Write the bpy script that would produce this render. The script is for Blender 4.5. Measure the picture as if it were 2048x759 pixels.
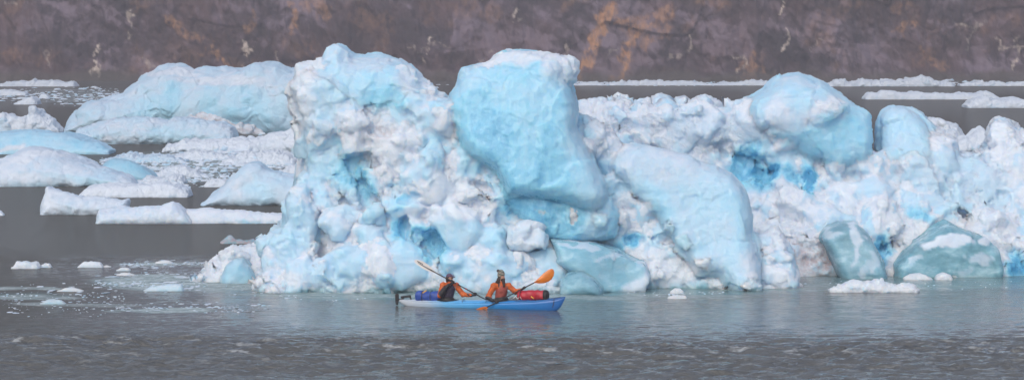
import bpy, math, random
import numpy as np

for o in list(bpy.data.objects):
    bpy.data.objects.remove(o, do_unlink=True)
SC = bpy.context.scene
COL = SC.collection

# ------------------------------------------------------------------ camera, sky, sun
F_PX, CAM_H, HOR = 5600.0, 9.5, 88.0
PITCH = math.atan((379.5 - HOR) / F_PX)
CP, SP = math.cos(PITCH), math.sin(PITCH)
cam = bpy.data.objects.new('camera', bpy.data.cameras.new('camera'))
COL.objects.link(cam)
cam.location = (0, 0, CAM_H)
cam.rotation_euler = (math.pi / 2 - PITCH, 0, 0)
cam.data.sensor_width = 36.0
cam.data.lens = 36.0 * F_PX / 2048.0
cam.data.clip_start = 0.5
cam.data.clip_end = 6000
SC.camera = cam

SUN_EL, SUN_AZ = math.radians(42), math.radians(200)      # azimuth clockwise from +Y: behind the camera, a little left
world = bpy.data.worlds.new('World')
SC.world = world
world.use_nodes = True
wn = world.node_tree
wn.nodes.clear()
sky = wn.nodes.new('ShaderNodeTexSky')
sky.sky_type = 'NISHITA'
sky.sun_disc = False
sky.sun_elevation = SUN_EL
sky.sun_rotation = SUN_AZ
sky.air_density = 1.0
sky.dust_density = 3.0
sky.ozone_density = 0.6
bg = wn.nodes.new('ShaderNodeBackground')
bg.inputs['Strength'].default_value = 0.15
out = wn.nodes.new('ShaderNodeOutputWorld')
wn.links.new(sky.outputs[0], bg.inputs[0])
wn.links.new(bg.outputs[0], out.inputs[0])

sd = bpy.data.lights.new('sun', 'SUN')
sd.energy = 0.55
sd.angle = math.radians(40)
sd.color = (1.0, 0.985, 0.97)
sun = bpy.data.objects.new('sun', sd)
COL.objects.link(sun)
sun.rotation_euler = (math.pi / 2 - SUN_EL, 0, math.pi - SUN_AZ)
sun.location = (0, -20, 120)

SC.render.engine = 'CYCLES'
SC.view_settings.view_transform = 'Standard'
SC.view_settings.look = 'None'
SC.view_settings.gamma = 1.0
SC.view_settings.exposure = 0.33


# ------------------------------------------------------------------ photo <-> world
def at(px, py, Y):
    """point at world depth Y that the camera sees at photo pixel (px, py)"""
    u = (px - 1024.0) / F_PX
    v = (379.5 - py) / F_PX
    s = Y / (CP + v * SP)
    return np.array([u * s, Y, CAM_H + (-SP + v * CP) * s])


def ybase(py):
    """distance of the water surface seen at photo row py"""
    v = (379.5 - py) / F_PX
    dz = -SP + v * CP
    return (CP + v * SP) * CAM_H / -dz


def proj(V):
    z = V[:, 2] - CAM_H
    fw = V[:, 1] * CP - z * SP
    up = V[:, 1] * SP + z * CP
    return 1024 + F_PX * V[:, 0] / fw, 379.5 - F_PX * up / fw


# ------------------------------------------------------------------ noise
def hash3(ix, iy, iz, seed):
    n = (ix.astype(np.int64) * 374761393 + iy.astype(np.int64) * 668265263 +
         iz.astype(np.int64) * 2147483647 + seed * 1274126177) & 0xFFFFFFFF
    n = ((n ^ (n >> 13)) * 1274126177) & 0xFFFFFFFF
    n = ((n ^ (n >> 16)) * 668265263) & 0xFFFFFFFF
    n = n ^ (n >> 15)
    return (n & 0xFFFFFF).astype(np.float64) / 0xFFFFFF * 2 - 1


def noise(x, y, z, seed=0):
    """value noise at scattered points, about -1..1"""
    # small rotation hides the lattice
    a = 0.8 * x + 0.6 * y
    b = -0.48 * x + 0.64 * y + 0.6 * z
    c = 0.36 * x - 0.48 * y + 0.8 * z
    ia, ib, ic = np.floor(a), np.floor(b), np.floor(c)
    fa, fb, fc = a - ia, b - ib, c - ic
    fa, fb, fc = [t * t * t * (t * (t * 6 - 15) + 10) for t in (fa, fb, fc)]
    r = 0
    for da in (0, 1):
        wa = fa if da else 1 - fa
        for db in (0, 1):
            wb = fb if db else 1 - fb
            for dc in (0, 1):
                wc = fc if dc else 1 - fc
                r = r + hash3(ia + da, ib + db, ic + dc, seed) * wa * wb * wc
    return r


def fbm(x, y, z, octs=4, seed=0, gain=0.5):
    r, a, s = 0, 1.0, 0
    for i in range(octs):
        k = 2.03 ** i
        r = r + a * noise(x * k + 17.3 * i, y * k - 9.1 * i, z * k + 4.7 * i, seed + i)
        s += a
        a *= gain
    return r / s * 1.7


def spline_matrix(n, step, off):
    t = np.arange(n) * step + off
    i = np.floor(t).astype(int)
    f = t - i
    m = i.max() + 4
    W = np.zeros((n, m), np.float32)
    w = [(1 - f) ** 3 / 6, (3 * f ** 3 - 6 * f ** 2 + 4) / 6,
         (-3 * f ** 3 + 3 * f ** 2 + 3 * f + 1) / 6, f ** 3 / 6]
    for k in range(4):
        W[np.arange(n), i + k] += w[k]
    return W


def gnoise(shape, h, scale, seed):
    """smooth noise over a whole grid, unit deviation"""
    rng = np.random.default_rng(seed)
    off = rng.random(3)
    Ws = [spline_matrix(shape[a], h / (scale[a] if hasattr(scale, '__len__') else scale), off[a]) for a in range(3)]
    L = rng.standard_normal((Ws[0].shape[1], Ws[1].shape[1], Ws[2].shape[1])).astype(np.float32) * 2.6
    r = np.tensordot(Ws[0], L, (1, 0))
    r = np.einsum('yb,xbc->xyc', Ws[1], r, optimize=True)
    return np.einsum('zc,xyc->xyz', Ws[2], r, optimize=True)


def facet(x, y, z, seed):
    """every cell of a jittered 3D lattice is its own tilted plane: angular, broken look"""
    x = x + 0.25 * noise(x * 1.3, y * 1.3, z * 1.3, seed + 11)
    z = z + 0.25 * noise(x * 1.3, y * 1.3, z * 1.3, seed + 12)
    bx, by, bz = np.floor(x - 0.5), np.floor(y - 0.5), np.floor(z - 0.5)
    best = np.full(len(x), 1e9)
    val = np.zeros(len(x))
    for a in (0, 1):
        for b in (0, 1):
            for c in (0, 1):
                cx, cy, cz = bx + a, by + b, bz + c
                h0 = hash3(cx, cy, cz, seed)
                h1 = hash3(cx, cy, cz, seed + 1)
                h2 = hash3(cx, cy, cz, seed + 2)
                dx, dy, dz = x - cx - 0.5 - 0.4 * h0, y - cy - 0.5 - 0.4 * h1, z - cz - 0.5 - 0.4 * h2
                d = dx * dx + dy * dy + dz * dz
                v = 1.5 * (h1 * dx + h2 * dy + h0 * dz) + 0.45 * hash3(cx, cy, cz, seed + 3)
                m = d < best
                best = np.where(m, d, best)
                val = np.where(m, v, val)
    return val


def smoothstep(a, b, x):
    t = np.clip((x - a) / (b - a), 0, 1)
    return t * t * (3 - 2 * t)


# ------------------------------------------------------------------ polygon distance, surface extraction
def inside_poly(P, xs, zs):
    c = np.zeros(np.broadcast(xs, zs).shape, bool)
    n = len(P)
    for i in range(n):
        x1, z1 = P[i]
        x2, z2 = P[(i + 1) % n]
        if z1 == z2:
            continue
        hit = ((z1 > zs) != (z2 > zs)) & (xs < (x2 - x1) * (zs - z1) / (z2 - z1) + x1)
        c ^= hit
    return c


def sd_poly(P, xs, zs):
    X, Z = xs[:, None], zs[None, :]
    d = np.full((len(xs), len(zs)), 1e9)
    n = len(P)
    for i in range(n):
        x1, z1 = P[i]
        x2, z2 = P[(i + 1) % n]
        ex, ez = x2 - x1, z2 - z1
        t = np.clip(((X - x1) * ex + (Z - z1) * ez) / (ex * ex + ez * ez + 1e-12), 0, 1)
        d = np.minimum(d, (X - x1 - t * ex) ** 2 + (Z - z1 - t * ez) ** 2)
    d = np.sqrt(d)
    return np.where(inside_poly(P, X, Z), -d, d).astype(np.float32)


def surface_nets(F, lo, h):
    nx, ny, nz = F.shape
    S = F < 0
    cnt = np.zeros((nx - 1, ny - 1, nz - 1), np.uint8)
    for a in (0, 1):
        for b in (0, 1):
            for c in (0, 1):
                cnt += S[a:nx - 1 + a, b:ny - 1 + b, c:nz - 1 + c]
    act = (cnt > 0) & (cnt < 8)
    I, J, K = np.nonzero(act)
    idx = np.full(act.shape, -1, np.int64)
    idx[I, J, K] = np.arange(len(I))
    acc = np.zeros((len(I), 3))
    num = np.zeros(len(I))
    cr = [(a, b, c) for a in (0, 1) for b in (0, 1) for c in (0, 1)]
    val = {q: F[I + q[0], J + q[1], K + q[2]].astype(np.float64) for q in cr}
    for q in cr:
        for ax in range(3):
            if q[ax] == 0:
                r = list(q)
                r[ax] = 1
                a, b = val[q], val[tuple(r)]
                m = (a < 0) != (b < 0)
                t = np.where(m, a / np.where(m, a - b, 1), 0)
                p = np.zeros((len(I), 3))
                p[:, 0], p[:, 1], p[:, 2] = q
                p[:, ax] = t
                acc += p * m[:, None]
                num += m
    V = acc / np.maximum(num, 1)[:, None] + np.stack([I, J, K], 1)
    V = V * h + np.asarray(lo)
    quads = []
    for ax in range(3):
        sl0 = [slice(None)] * 3
        sl1 = [slice(None)] * 3
        sl0[ax], sl1[ax] = slice(0, -1), slice(1, None)
        a, b = S[tuple(sl0)], S[tuple(sl1)]
        ch = a != b
        u, v = (ax + 1) % 3, (ax + 2) % 3
        w = [slice(None)] * 3
        w[u] = slice(1, F.shape[u] - 1)
        w[v] = slice(1, F.shape[v] - 1)
        m = np.zeros_like(ch)
        m[tuple(w)] = ch[tuple(w)]
        P = np.stack(np.nonzero(m), 1)
        ins = a[P[:, 0], P[:, 1], P[:, 2]]
        du = np.zeros(3, int); du[u] = 1
        dv = np.zeros(3, int); dv[v] = 1
        c = [P - du - dv, P - dv, P, P - du]
        q = np.stack([idx[t[:, 0], t[:, 1], t[:, 2]] for t in c], 1)
        q[~ins] = q[~ins][:, ::-1]
        quads.append(q)
    Q = np.concatenate(quads)
    return V, Q[(Q >= 0).all(1)]


def make_mesh(name, V, Q, mat=None, loc=(0, 0, 0), parent=None, smooth=True, attrs=None):
    V = np.asarray(V, float) - np.asarray(loc, float)
    me = bpy.data.meshes.new(name)
    Q = np.asarray(Q)
    k = Q.shape[1]
    me.vertices.add(len(V))
    me.vertices.foreach_set('co', V.astype(np.float32).ravel())
    me.loops.add(Q.size)
    me.loops.foreach_set('vertex_index', Q.astype(np.int32).ravel())
    me.polygons.add(len(Q))
    me.polygons.foreach_set('loop_start', np.arange(0, Q.size, k, dtype=np.int32))
    me.polygons.foreach_set('loop_total', np.full(len(Q), k, np.int32))
    me.update(calc_edges=True)
    me.polygons.foreach_set('use_smooth', np.full(len(Q), smooth))
    for a, v in (attrs or {}).items():
        at_ = me.attributes.new(a, 'FLOAT', 'POINT')
        at_.data.foreach_set('value', np.asarray(v, np.float32))
    if mat:
        me.materials.append(mat)
    o = bpy.data.objects.new(name, me)
    COL.objects.link(o)
    if parent is not None:
        o.parent = parent
    else:
        o.location = loc
    return o


def tag(o, label=None, cat=None, group=None, kind=None):
    if label: o['label'] = label
    if cat: o['category'] = cat
    if group: o['group'] = group
    if kind: o['kind'] = kind
    return o


def empty(name, loc, label, cat, group=None):
    o = bpy.data.objects.new(name, None)
    COL.objects.link(o)
    o.location = loc
    o.empty_display_size = 0.5
    return tag(o, label, cat, group)


# ------------------------------------------------------------------ materials
def new_mat(name):
    m = bpy.data.materials.new(name)
    m.use_nodes = True
    nt = m.node_tree
    nt.nodes.clear()
    o = nt.nodes.new('ShaderNodeOutputMaterial')
    b = nt.nodes.new('ShaderNodeBsdfPrincipled')
    nt.links.new(b.outputs[0], o.inputs[0])
    return m, nt, b


def N(nt, typ, **kw):
    n = nt.nodes.new(typ)
    for k, v in kw.items():
        if k in n.inputs:
            n.inputs[k].default_value = v
        else:
            setattr(n, k, v)
    return n


def math_(nt, op, a, b=None, c=None, clamp=False):
    n = nt.nodes.new('ShaderNodeMath')
    n.operation = op
    n.use_clamp = clamp
    for i, v in enumerate((a, b, c)):
        if v is None:
            continue
        if isinstance(v, (int, float)):
            n.inputs[i].default_value = v
        else:
            nt.links.new(v, n.inputs[i])
    return n.outputs[0]


def ramp(nt, fac, stops, interp='LINEAR'):
    r = nt.nodes.new('ShaderNodeValToRGB')
    r.color_ramp.interpolation = interp
    while len(r.color_ramp.elements) < len(stops):
        r.color_ramp.elements.new(0.5)
    for e, (p, c) in zip(r.color_ramp.elements, stops):
        e.position = p
        e.color = (c[0], c[1], c[2], 1)
    nt.links.new(fac, r.inputs[0])
    return r.outputs[0]


def mixc(nt, fac, a, b):
    n = nt.nodes.new('ShaderNodeMix')
    n.data_type = 'RGBA'
    for i, v in ((0, fac), (6, a), (7, b)):
        if isinstance(v, (int, float)):
            n.inputs[i].default_value = v
        elif isinstance(v, tuple):
            n.inputs[i].default_value = (*v, 1)
        else:
            nt.links.new(v, n.inputs[i])
    return n.outputs[2]


def mixf(nt, fac, a, b):
    n = nt.nodes.new('ShaderNodeMix')
    n.data_type = 'FLOAT'
    for i, v in ((0, fac), (2, a), (3, b)):
        if isinstance(v, (int, float)):
            n.inputs[i].default_value = v
        else:
            nt.links.new(v, n.inputs[i])
    return n.outputs[0]


def noise_tex(nt, vec, scale, detail=4, rough=0.55, **kw):
    n = nt.nodes.new('ShaderNodeTexNoise')
    n.inputs['Scale'].default_value = scale
    n.inputs['Detail'].default_value = detail
    n.inputs['Roughness'].default_value = rough
    nt.links.new(vec, n.inputs['Vector'])
    return n.outputs['Fac']


def attr(nt, name):
    n = nt.nodes.new('ShaderNodeAttribute')
    n.attribute_name = name
    return n.outputs['Fac']


def mapping(nt, vec, scale=(1, 1, 1), rot=(0, 0, 0)):
    n = nt.nodes.new('ShaderNodeMapping')
    n.inputs['Scale'].default_value = scale
    n.inputs['Rotation'].default_value = rot
    nt.links.new(vec, n.inputs['Vector'])
    return n.outputs[0]


def geo_pos(nt):
    return nt.nodes.new('ShaderNodeNewGeometry').outputs['Position']


def ice_material(name, scale=1.0, sss=0.25, bump=0.5):
    """glacier ice: 'blue' 0 crushed white .. 1 deep blue, 'teal' wet clear green-blue ice, 'dirt' silt"""
    m, nt, b = new_mat(name)
    pos = geo_pos(nt)
    n1 = noise_tex(nt, pos, 1.1 * scale, 5, 0.6)
    n2 = noise_tex(nt, pos, 5.0 * scale, 4, 0.65)
    bl = attr(nt, 'blue')
    v = math_(nt, 'MULTIPLY_ADD', math_(nt, 'SUBTRACT', n1, 0.5), 0.30, bl)
    v = math_(nt, 'MULTIPLY_ADD', math_(nt, 'SUBTRACT', n2, 0.5), 0.22, v, clamp=True)
    # bubble bands and melt flutes running down the clear faces
    n4 = noise_tex(nt, mapping(nt, pos, (2.6, 2.6, 0.35), (0.15, 0.2, 0)), 1.0 * scale, 6, 0.65)
    v = math_(nt, 'MULTIPLY_ADD', math_(nt, 'SUBTRACT', n4, 0.5), 0.30, v, clamp=True)
    col = ramp(nt, v, [(0.0, (0.67, 0.745, 0.83)), (0.13, (0.60, 0.70, 0.81)), (0.24, (0.51, 0.665, 0.80)), (0.42, (0.44, 0.68, 0.84)),
                       (0.66, (0.29, 0.64, 0.84)), (0.84, (0.13, 0.44, 0.69)), (1.0, (0.06, 0.31, 0.55))])
    teal = attr(nt, 'teal')
    n3 = noise_tex(nt, mapping(nt, pos, (1, 1, 2.2), (0, 0.5, 0)), 0.9 * scale, 5, 0.6)
    tcol = ramp(nt, n3, [(0.32, (0.09, 0.25, 0.32)), (0.52, (0.19, 0.40, 0.48)), (0.68, (0.40, 0.60, 0.68))])
    col = mixc(nt, teal, col, tcol)
    dirt = attr(nt, 'dirt')
    dn = ramp(nt, noise_tex(nt, pos, 3.2 * scale, 6, 0.7), [(0.38, (0, 0, 0)), (0.62, (1, 1, 1))])
    dm = math_(nt, 'MULTIPLY', dirt, dn, clamp=True)
    col = mixc(nt, dm, col, (0.42, 0.31, 0.32))
    nt.links.new(col, b.inputs['Base Color'])
    nt.links.new(math_(nt, 'MULTIPLY', v, 0.6), b.inputs['Coat Weight'])
    b.inputs['Coat Roughness'].default_value = 0.16
    b.inputs['Coat IOR'].default_value = 1.33
    rg = math_(nt, 'MULTIPLY_ADD', v, -0.40, 0.56)
    rg = math_(nt, 'MULTIPLY_ADD', teal, -0.2, rg)
    nt.links.new(rg, b.inputs['Roughness'])
    b.inputs['IOR'].default_value = 1.31
    b.inputs['Subsurface Weight'].default_value = sss
    b.inputs['Subsurface Radius'].default_value = (0.35, 0.48, 0.60)
    b.inputs['Subsurface Scale'].default_value = 1.0 / scale
    # surface: pitted melt texture, rougher where crushed
    rough = attr(nt, 'crushed')
    h1 = noise_tex(nt, pos, 4.5 * scale, 8, 0.68)
    vo = nt.nodes.new('ShaderNodeTexVoronoi')
    vo.inputs['Scale'].default_value = 6.5 * scale
    wv = nt.nodes.new('ShaderNodeVectorMath')
    wv.operation = 'ADD'
    nt.links.new(pos, wv.inputs[0])
    cb = nt.nodes.new('ShaderNodeTexNoise')
    cb.inputs['Scale'].default_value = 3.0 * scale
    nt.links.new(pos, cb.inputs['Vector'])
    sc = nt.nodes.new('ShaderNodeVectorMath')
    sc.operation = 'SCALE'
    sc.inputs['Scale'].default_value = 0.35 / scale
    nt.links.new(cb.outputs['Color'], sc.inputs[0])
    nt.links.new(sc.outputs[0], wv.inputs[1])
    nt.links.new(wv.outputs[0], vo.inputs['Vector'])
    h1 = math_(nt, 'MULTIPLY_ADD', n4, 0.4, h1)
    hh = math_(nt, 'MULTIPLY_ADD', math_(nt, 'MULTIPLY', vo.outputs['Distance'], rough), -0.5, h1)
    bp = nt.nodes.new('ShaderNodeBump')
    bp.inputs['Distance'].default_value = 0.12 / scale
    nt.links.new(math_(nt, 'MULTIPLY_ADD', rough, bump * 1.1, 0.22), bp.inputs['Strength'])
    nt.links.new(hh, bp.inputs['Height'])
    nt.links.new(bp.outputs[0], b.inputs['Normal'])
    return m


ICE = ice_material('glacier_ice', sss=0.7)
ICE_CLEAR = ice_material('clear_blue_ice', sss=0.8, bump=0.4)
ICE_FAR = ice_material('glacier_ice_distant', scale=0.5, sss=0.0, bump=0.5)


# ------------------------------------------------------------------ ice fields
class Field:
    def __init__(s, lo, hi, h):
        s.lo, s.h = np.array(lo, float), h
        s.n = np.ceil((np.array(hi) - s.lo) / h).astype(int) + 1
        s.ax = [s.lo[i] + np.arange(s.n[i]) * h for i in range(3)]
        s.F = np.full(tuple(s.n), 5.0, np.float32)
        s.B = np.zeros(tuple(s.n), np.float16)
        s.R = np.ones(tuple(s.n), np.float16)
        s.O = np.zeros(tuple(s.n), np.uint8)
        s.cur = 0

    def merge(s, sl, D, k, b, r, cut=False):
        A = s.F[sl]
        if cut:
            D = -D
            h = np.maximum(k - np.abs(A - D), 0) / k
            s.F[sl] = np.maximum(A, D) + h * h * k / 4
            m = D > A
        else:
            h = np.maximum(k - np.abs(A - D), 0) / k
            m = D < A
            s.F[sl] = np.minimum(A, D) - h * h * k / 4
        s.O[sl][m] = s.cur
        if b is not None:
            s.B[sl][m] = b
        if r is not None:
            s.R[sl][m] = r

    def slab(s, poly, Y0, T, r=0.8, slope=0.0, b=0.3, rr=0.6, k=0.5, cut=False, lean=0.0, pillow=0.0, wob=0.0):
        """prism of a traced outline: front face at Y0, half depth T, edge radius r; slope = metres back per metre up"""
        P = [tuple(at(px, py, Y0)[[0, 2]]) for px, py in poly]
        d2 = sd_poly(P, s.ax[0], s.ax[2])
        zz = s.ax[2][None, None, :]
        xx = s.ax[0][:, None, None]
        xm = np.mean([p[0] for p in P])
        yy = s.ax[1][None, :, None] - Y0 - slope * zz - lean * (xx - xm) - T
        if pillow:
            u = np.clip(1 + d2 / pillow, 0, 1)
            th = (T * np.sqrt(np.maximum(1 - u ** 3.0, 0)))[:, None, :]
            g = 1.0 / np.sqrt(1 + (T / pillow * 0.8) ** 2)
            D = np.maximum(d2[:, None, :], (np.abs(yy) - th) * g)
            s.merge((slice(None),) * 3, D.astype(np.float32), k, b, rr, cut)
            return
        q1 = (d2 + r)[:, None, :]
        q2 = np.abs(yy) - (T - r)
        D = np.sqrt(np.maximum(q1, 0) ** 2 + np.maximum(q2, 0) ** 2) - r + np.minimum(np.maximum(q1, q2), 0)
        s.merge((slice(None),) * 3, D.astype(np.float32), k, b, rr, cut)

    def rock(s, c, size, rng, b=0.3, rr=0.5, k=0.12, planes=13, cut=False):
        c, size = np.array(c, float), np.array(size, float) * np.ones(3)
        ext = size.max() * 1.25 + 2 * s.h + k
        i0 = np.clip(np.floor((c - ext - s.lo) / s.h).astype(int), 0, s.n)
        i1 = np.clip(np.ceil((c + ext - s.lo) / s.h).astype(int), 0, s.n)
        if (i1 <= i0 + 1).any():
            return
        sl = tuple(slice(a, bb) for a, bb in zip(i0, i1))
        g = [(s.ax[a][sl[a]] - c[a]) / size[a] for a in range(3)]
        X, Y, Z = g[0][:, None, None], g[1][None, :, None], g[2][None, None, :]
        D = np.sqrt(X * X + Y * Y + Z * Z) - 1.12
        ga = 2.39996
        ph = rng.uniform(0, 6.28)
        for i in range(planes):
            z = 1 - 2 * (i + 0.5) / planes
            rad = math.sqrt(1 - z * z)
            n = np.array([rad * math.cos(ga * i + ph), rad * math.sin(ga * i + ph), z]) + rng.normal(0, 0.28, 3)
            n /= np.linalg.norm(n)
            D = np.maximum(D, X * n[0] + Y * n[1] + Z * n[2] - rng.uniform(0.62, 0.98))
        D = D * size.min()
        s.merge(sl, D.astype(np.float32), k, b, rr, cut)

    def face(s, poly, b, rr=0.2, out=0.25, T=0.9, pillow=0.7, lean=0.0, slope=0.15, k=0.1, Y=107.5):
        """a clear block of ice lying in the rubble: traced outline, front bulging out of the local surface"""
        c = np.mean([at(px, py, Y) for px, py in poly], 0)
        y = s.front(c[0], c[2])
        y = Y + 1 if y is None else y
        poly = [tuple(q) for q in poly]
        s.slab(poly, y - out * 0.55 - slope * c[2], T, slope=slope, b=b, rr=rr, k=k, lean=lean, pillow=pillow)

    def front(s, x, z):
        ix = int(round((x - s.lo[0]) / s.h))
        iz = int(round((z - s.lo[2]) / s.h))
        if not (0 <= ix < s.n[0] and 0 <= iz < s.n[2]):
            return None
        c = s.F[ix, :, iz] < 0
        if not c.any():
            return None
        return s.ax[1][int(np.argmax(c))]

    def scatter(s, poly, Y0, n, smin, smax, seed, blues=(0.0, 0.15, 0.3, 0.45), rr=(0.3, 1.0), embed=0.35, k=0.1, cutp=0.0):
        rng = np.random.default_rng(seed)
        P = [tuple(at(px, py, Y0)[[0, 2]]) for px, py in poly]
        xs = [p[0] for p in P]
        zs = [p[1] for p in P]
        done = tries = 0
        while done < n and tries < n * 12:
            tries += 1
            x, z = rng.uniform(min(xs), max(xs)), rng.uniform(max(min(zs), -0.3), max(zs))
            if not inside_poly(P, np.array([x]), np.array([z]))[0]:
                continue
            y = s.front(x, z)
            if y is None:
                continue
            q = rng.random() ** 2.2
            r = smin + (smax - smin) * q
            sz = r * rng.uniform(0.7, 1.25, 3)
            if rng.random() < cutp:
                s.rock((x, y - 0.2 * r, z), sz * 0.9, rng, b=rng.choice((0.5, 0.7, 0.8)), rr=0.35, k=0.12, cut=True)
            else:
                s.rock((x, y + embed * r, z), sz, rng, b=rng.choice(blues), rr=rng.uniform(*rr), k=k)
            done += 1

    def roughen(s, octs, seed=1, base=0.0):
        """octs: (cell size, amplitude, kind); amplitude is scaled by the local crushedness"""
        R = s.R.astype(np.float32) + base
        for i, (sc, amp, kind) in enumerate(octs):
            n = gnoise(s.F.shape, s.h, sc, seed * 31 + i)
            if kind == 'billow':
                s.F -= (np.abs(n) - 0.6) * amp * R
            elif kind == 'ridge':
                s.F += (np.abs(n) - 0.6) * amp * R
            elif kind == 'even':
                s.F += n * amp
            else:
                s.F += n * amp * R

    def build(s, name, mat, parent=None, loc=(0, 0, 0), patches=(), blue_add=0.0, snow=0.0, teal=None, dirt=None,
              seed=3, mottle=0.12, pscale=1.0, facets=(), crisp=0.0, owners=None):
        # keep everything closed at the grid border
        for a in range(3):
            sl = [slice(None)] * 3
            for e in (0, -1):
                sl[a] = e
                s.F[tuple(sl)] = np.maximum(s.F[tuple(sl)], s.h * 0.5)
        V, Q = surface_nets(s.F, s.lo, s.h)
        ij = np.clip(np.round((V - s.lo) / s.h).astype(int), 0, s.n - 1)
        B = s.B[ij[:, 0], ij[:, 1], ij[:, 2]].astype(float) + blue_add
        R = s.R[ij[:, 0], ij[:, 1], ij[:, 2]].astype(float)
        O = s.O[ij[:, 0], ij[:, 1], ij[:, 2]].astype(int)
        if owners:
            mottle = mottle * (0.25 + 0.75 * (O == 0))
        # vertex normals from the field
        G = []
        for a in range(3):
            p, q = ij.copy(), ij.copy()
            p[:, a] = np.minimum(p[:, a] + 1, s.n[a] - 1)
            q[:, a] = np.maximum(q[:, a] - 1, 0)
            G.append((s.F[p[:, 0], p[:, 1], p[:, 2]] - s.F[q[:, 0], q[:, 1], q[:, 2]]).astype(float))
        G = np.stack(G, 1)
        G /= np.linalg.norm(G, axis=1)[:, None] + 1e-9
        for i, (cs, am) in enumerate(facets):
            V = V + G * (facet(V[:, 0] / cs, V[:, 1] / cs, V[:, 2] / cs, seed * 7 + i * 5) * am * (0.1 + R))[:, None]
        X, Y, Z = V.T
        f = 1.0 / pscale
        n1 = fbm(X * f * 0.9, Y * f * 0.9, Z * f * 0.9, 4, seed)
        n2 = fbm(X * f * 2.8, Y * f * 2.8, Z * f * 2.8, 3, seed + 9)
        B = B + mottle * n1 + mottle * 0.6 * n2
        if crisp:
            # crushed snow ice against clear ice: a fairly sharp border
            q = smoothstep(0.13, 0.30, B)
            q0 = (O == 0) if owners else np.ones(len(B), bool)
            B = np.where(q0, B * 0.45 + crisp * q, B)
            R = np.where(q0, R * (1 - 0.75 * q) + 0.05, R)
        px, py = proj(V)
        wx, wy = px + n1 * 14 + n2 * 7, py + fbm(X * f + 5, Y * f, Z * f + 9, 4, seed + 5) * 14
        T = np.zeros(len(V))
        D = np.zeros(len(V))
        for (cx, cy, rx, ry, val, typ) in patches:
            w = smoothstep(1.35, 0.5, np.sqrt(((wx - cx) / rx) ** 2 + ((wy - cy) / ry) ** 2))
            if typ == 'b':
                B = B * (1 - w) + val * w
            elif typ == 't':
                T = np.maximum(T, w * val)
            elif typ == 'd':
                D = np.maximum(D, w * val)
        if teal is not None:
            T = np.maximum(T, teal)
        for (cx, cy, rx, ry, val, typ) in patches:
            if typ == 'w':
                w = val * smoothstep(1.15, 0.75, np.sqrt(((wx - cx) / rx) ** 2 + ((wy - cy) / ry) ** 2))
                T = T * (1 - w)
                B = B * (1 - w) + 0.04 * w
        if snow:
            B -= snow * smoothstep(0.25, 0.75, G[:, 2] + 0.25 * n1)
            R = np.clip(R + 0.4 * snow * smoothstep(0.3, 0.8, G[:, 2]), 0, 1)
        if dirt is not None:
            D = np.maximum(D, dirt)
        if owners:
            # one continuous surface, cut into its parts where one block of ice ends and the next begins
            fo = O[Q[:, 0]]
            res = []
            for k_, (nm, lab) in owners.items():
                q = Q[fo == k_]
                if not len(q):
                    continue
                used = np.unique(q)
                remap = np.full(len(V), -1)
                remap[used] = np.arange(len(used))
                o = make_mesh(nm, V[used], remap[q], mat, loc=loc, parent=parent,
                              attrs={'blue': np.clip(B, 0, 1.1)[used], 'teal': np.clip(T, 0, 1)[used], 'dirt': np.clip(D, 0, 1)[used], 'crushed': np.clip(R, 0, 1)[used]})
                if lab:
                    o['label'] = lab
                res.append(o)
            return res
        return make_mesh(name, V, Q, mat, loc=loc, parent=parent,
                         attrs={'blue': np.clip(B, 0, 1.1), 'teal': np.clip(T, 0, 1), 'dirt': np.clip(D, 0, 1),
                                'crushed': np.clip(R, 0, 1)})


def field_for(poly, Y0, depth, h, margin=0.8, back=0.0):
    P = np.array([at(px, py, Y0) for px, py in poly])
    lo = [P[:, 0].min() - margin, Y0 - margin - 1.0, max(P[:, 2].min() - margin, -1.6)]
    hi = [P[:, 0].max() + margin, Y0 + depth + margin + back, P[:, 2].max() + margin]
    return Field(lo, hi, h)


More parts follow.
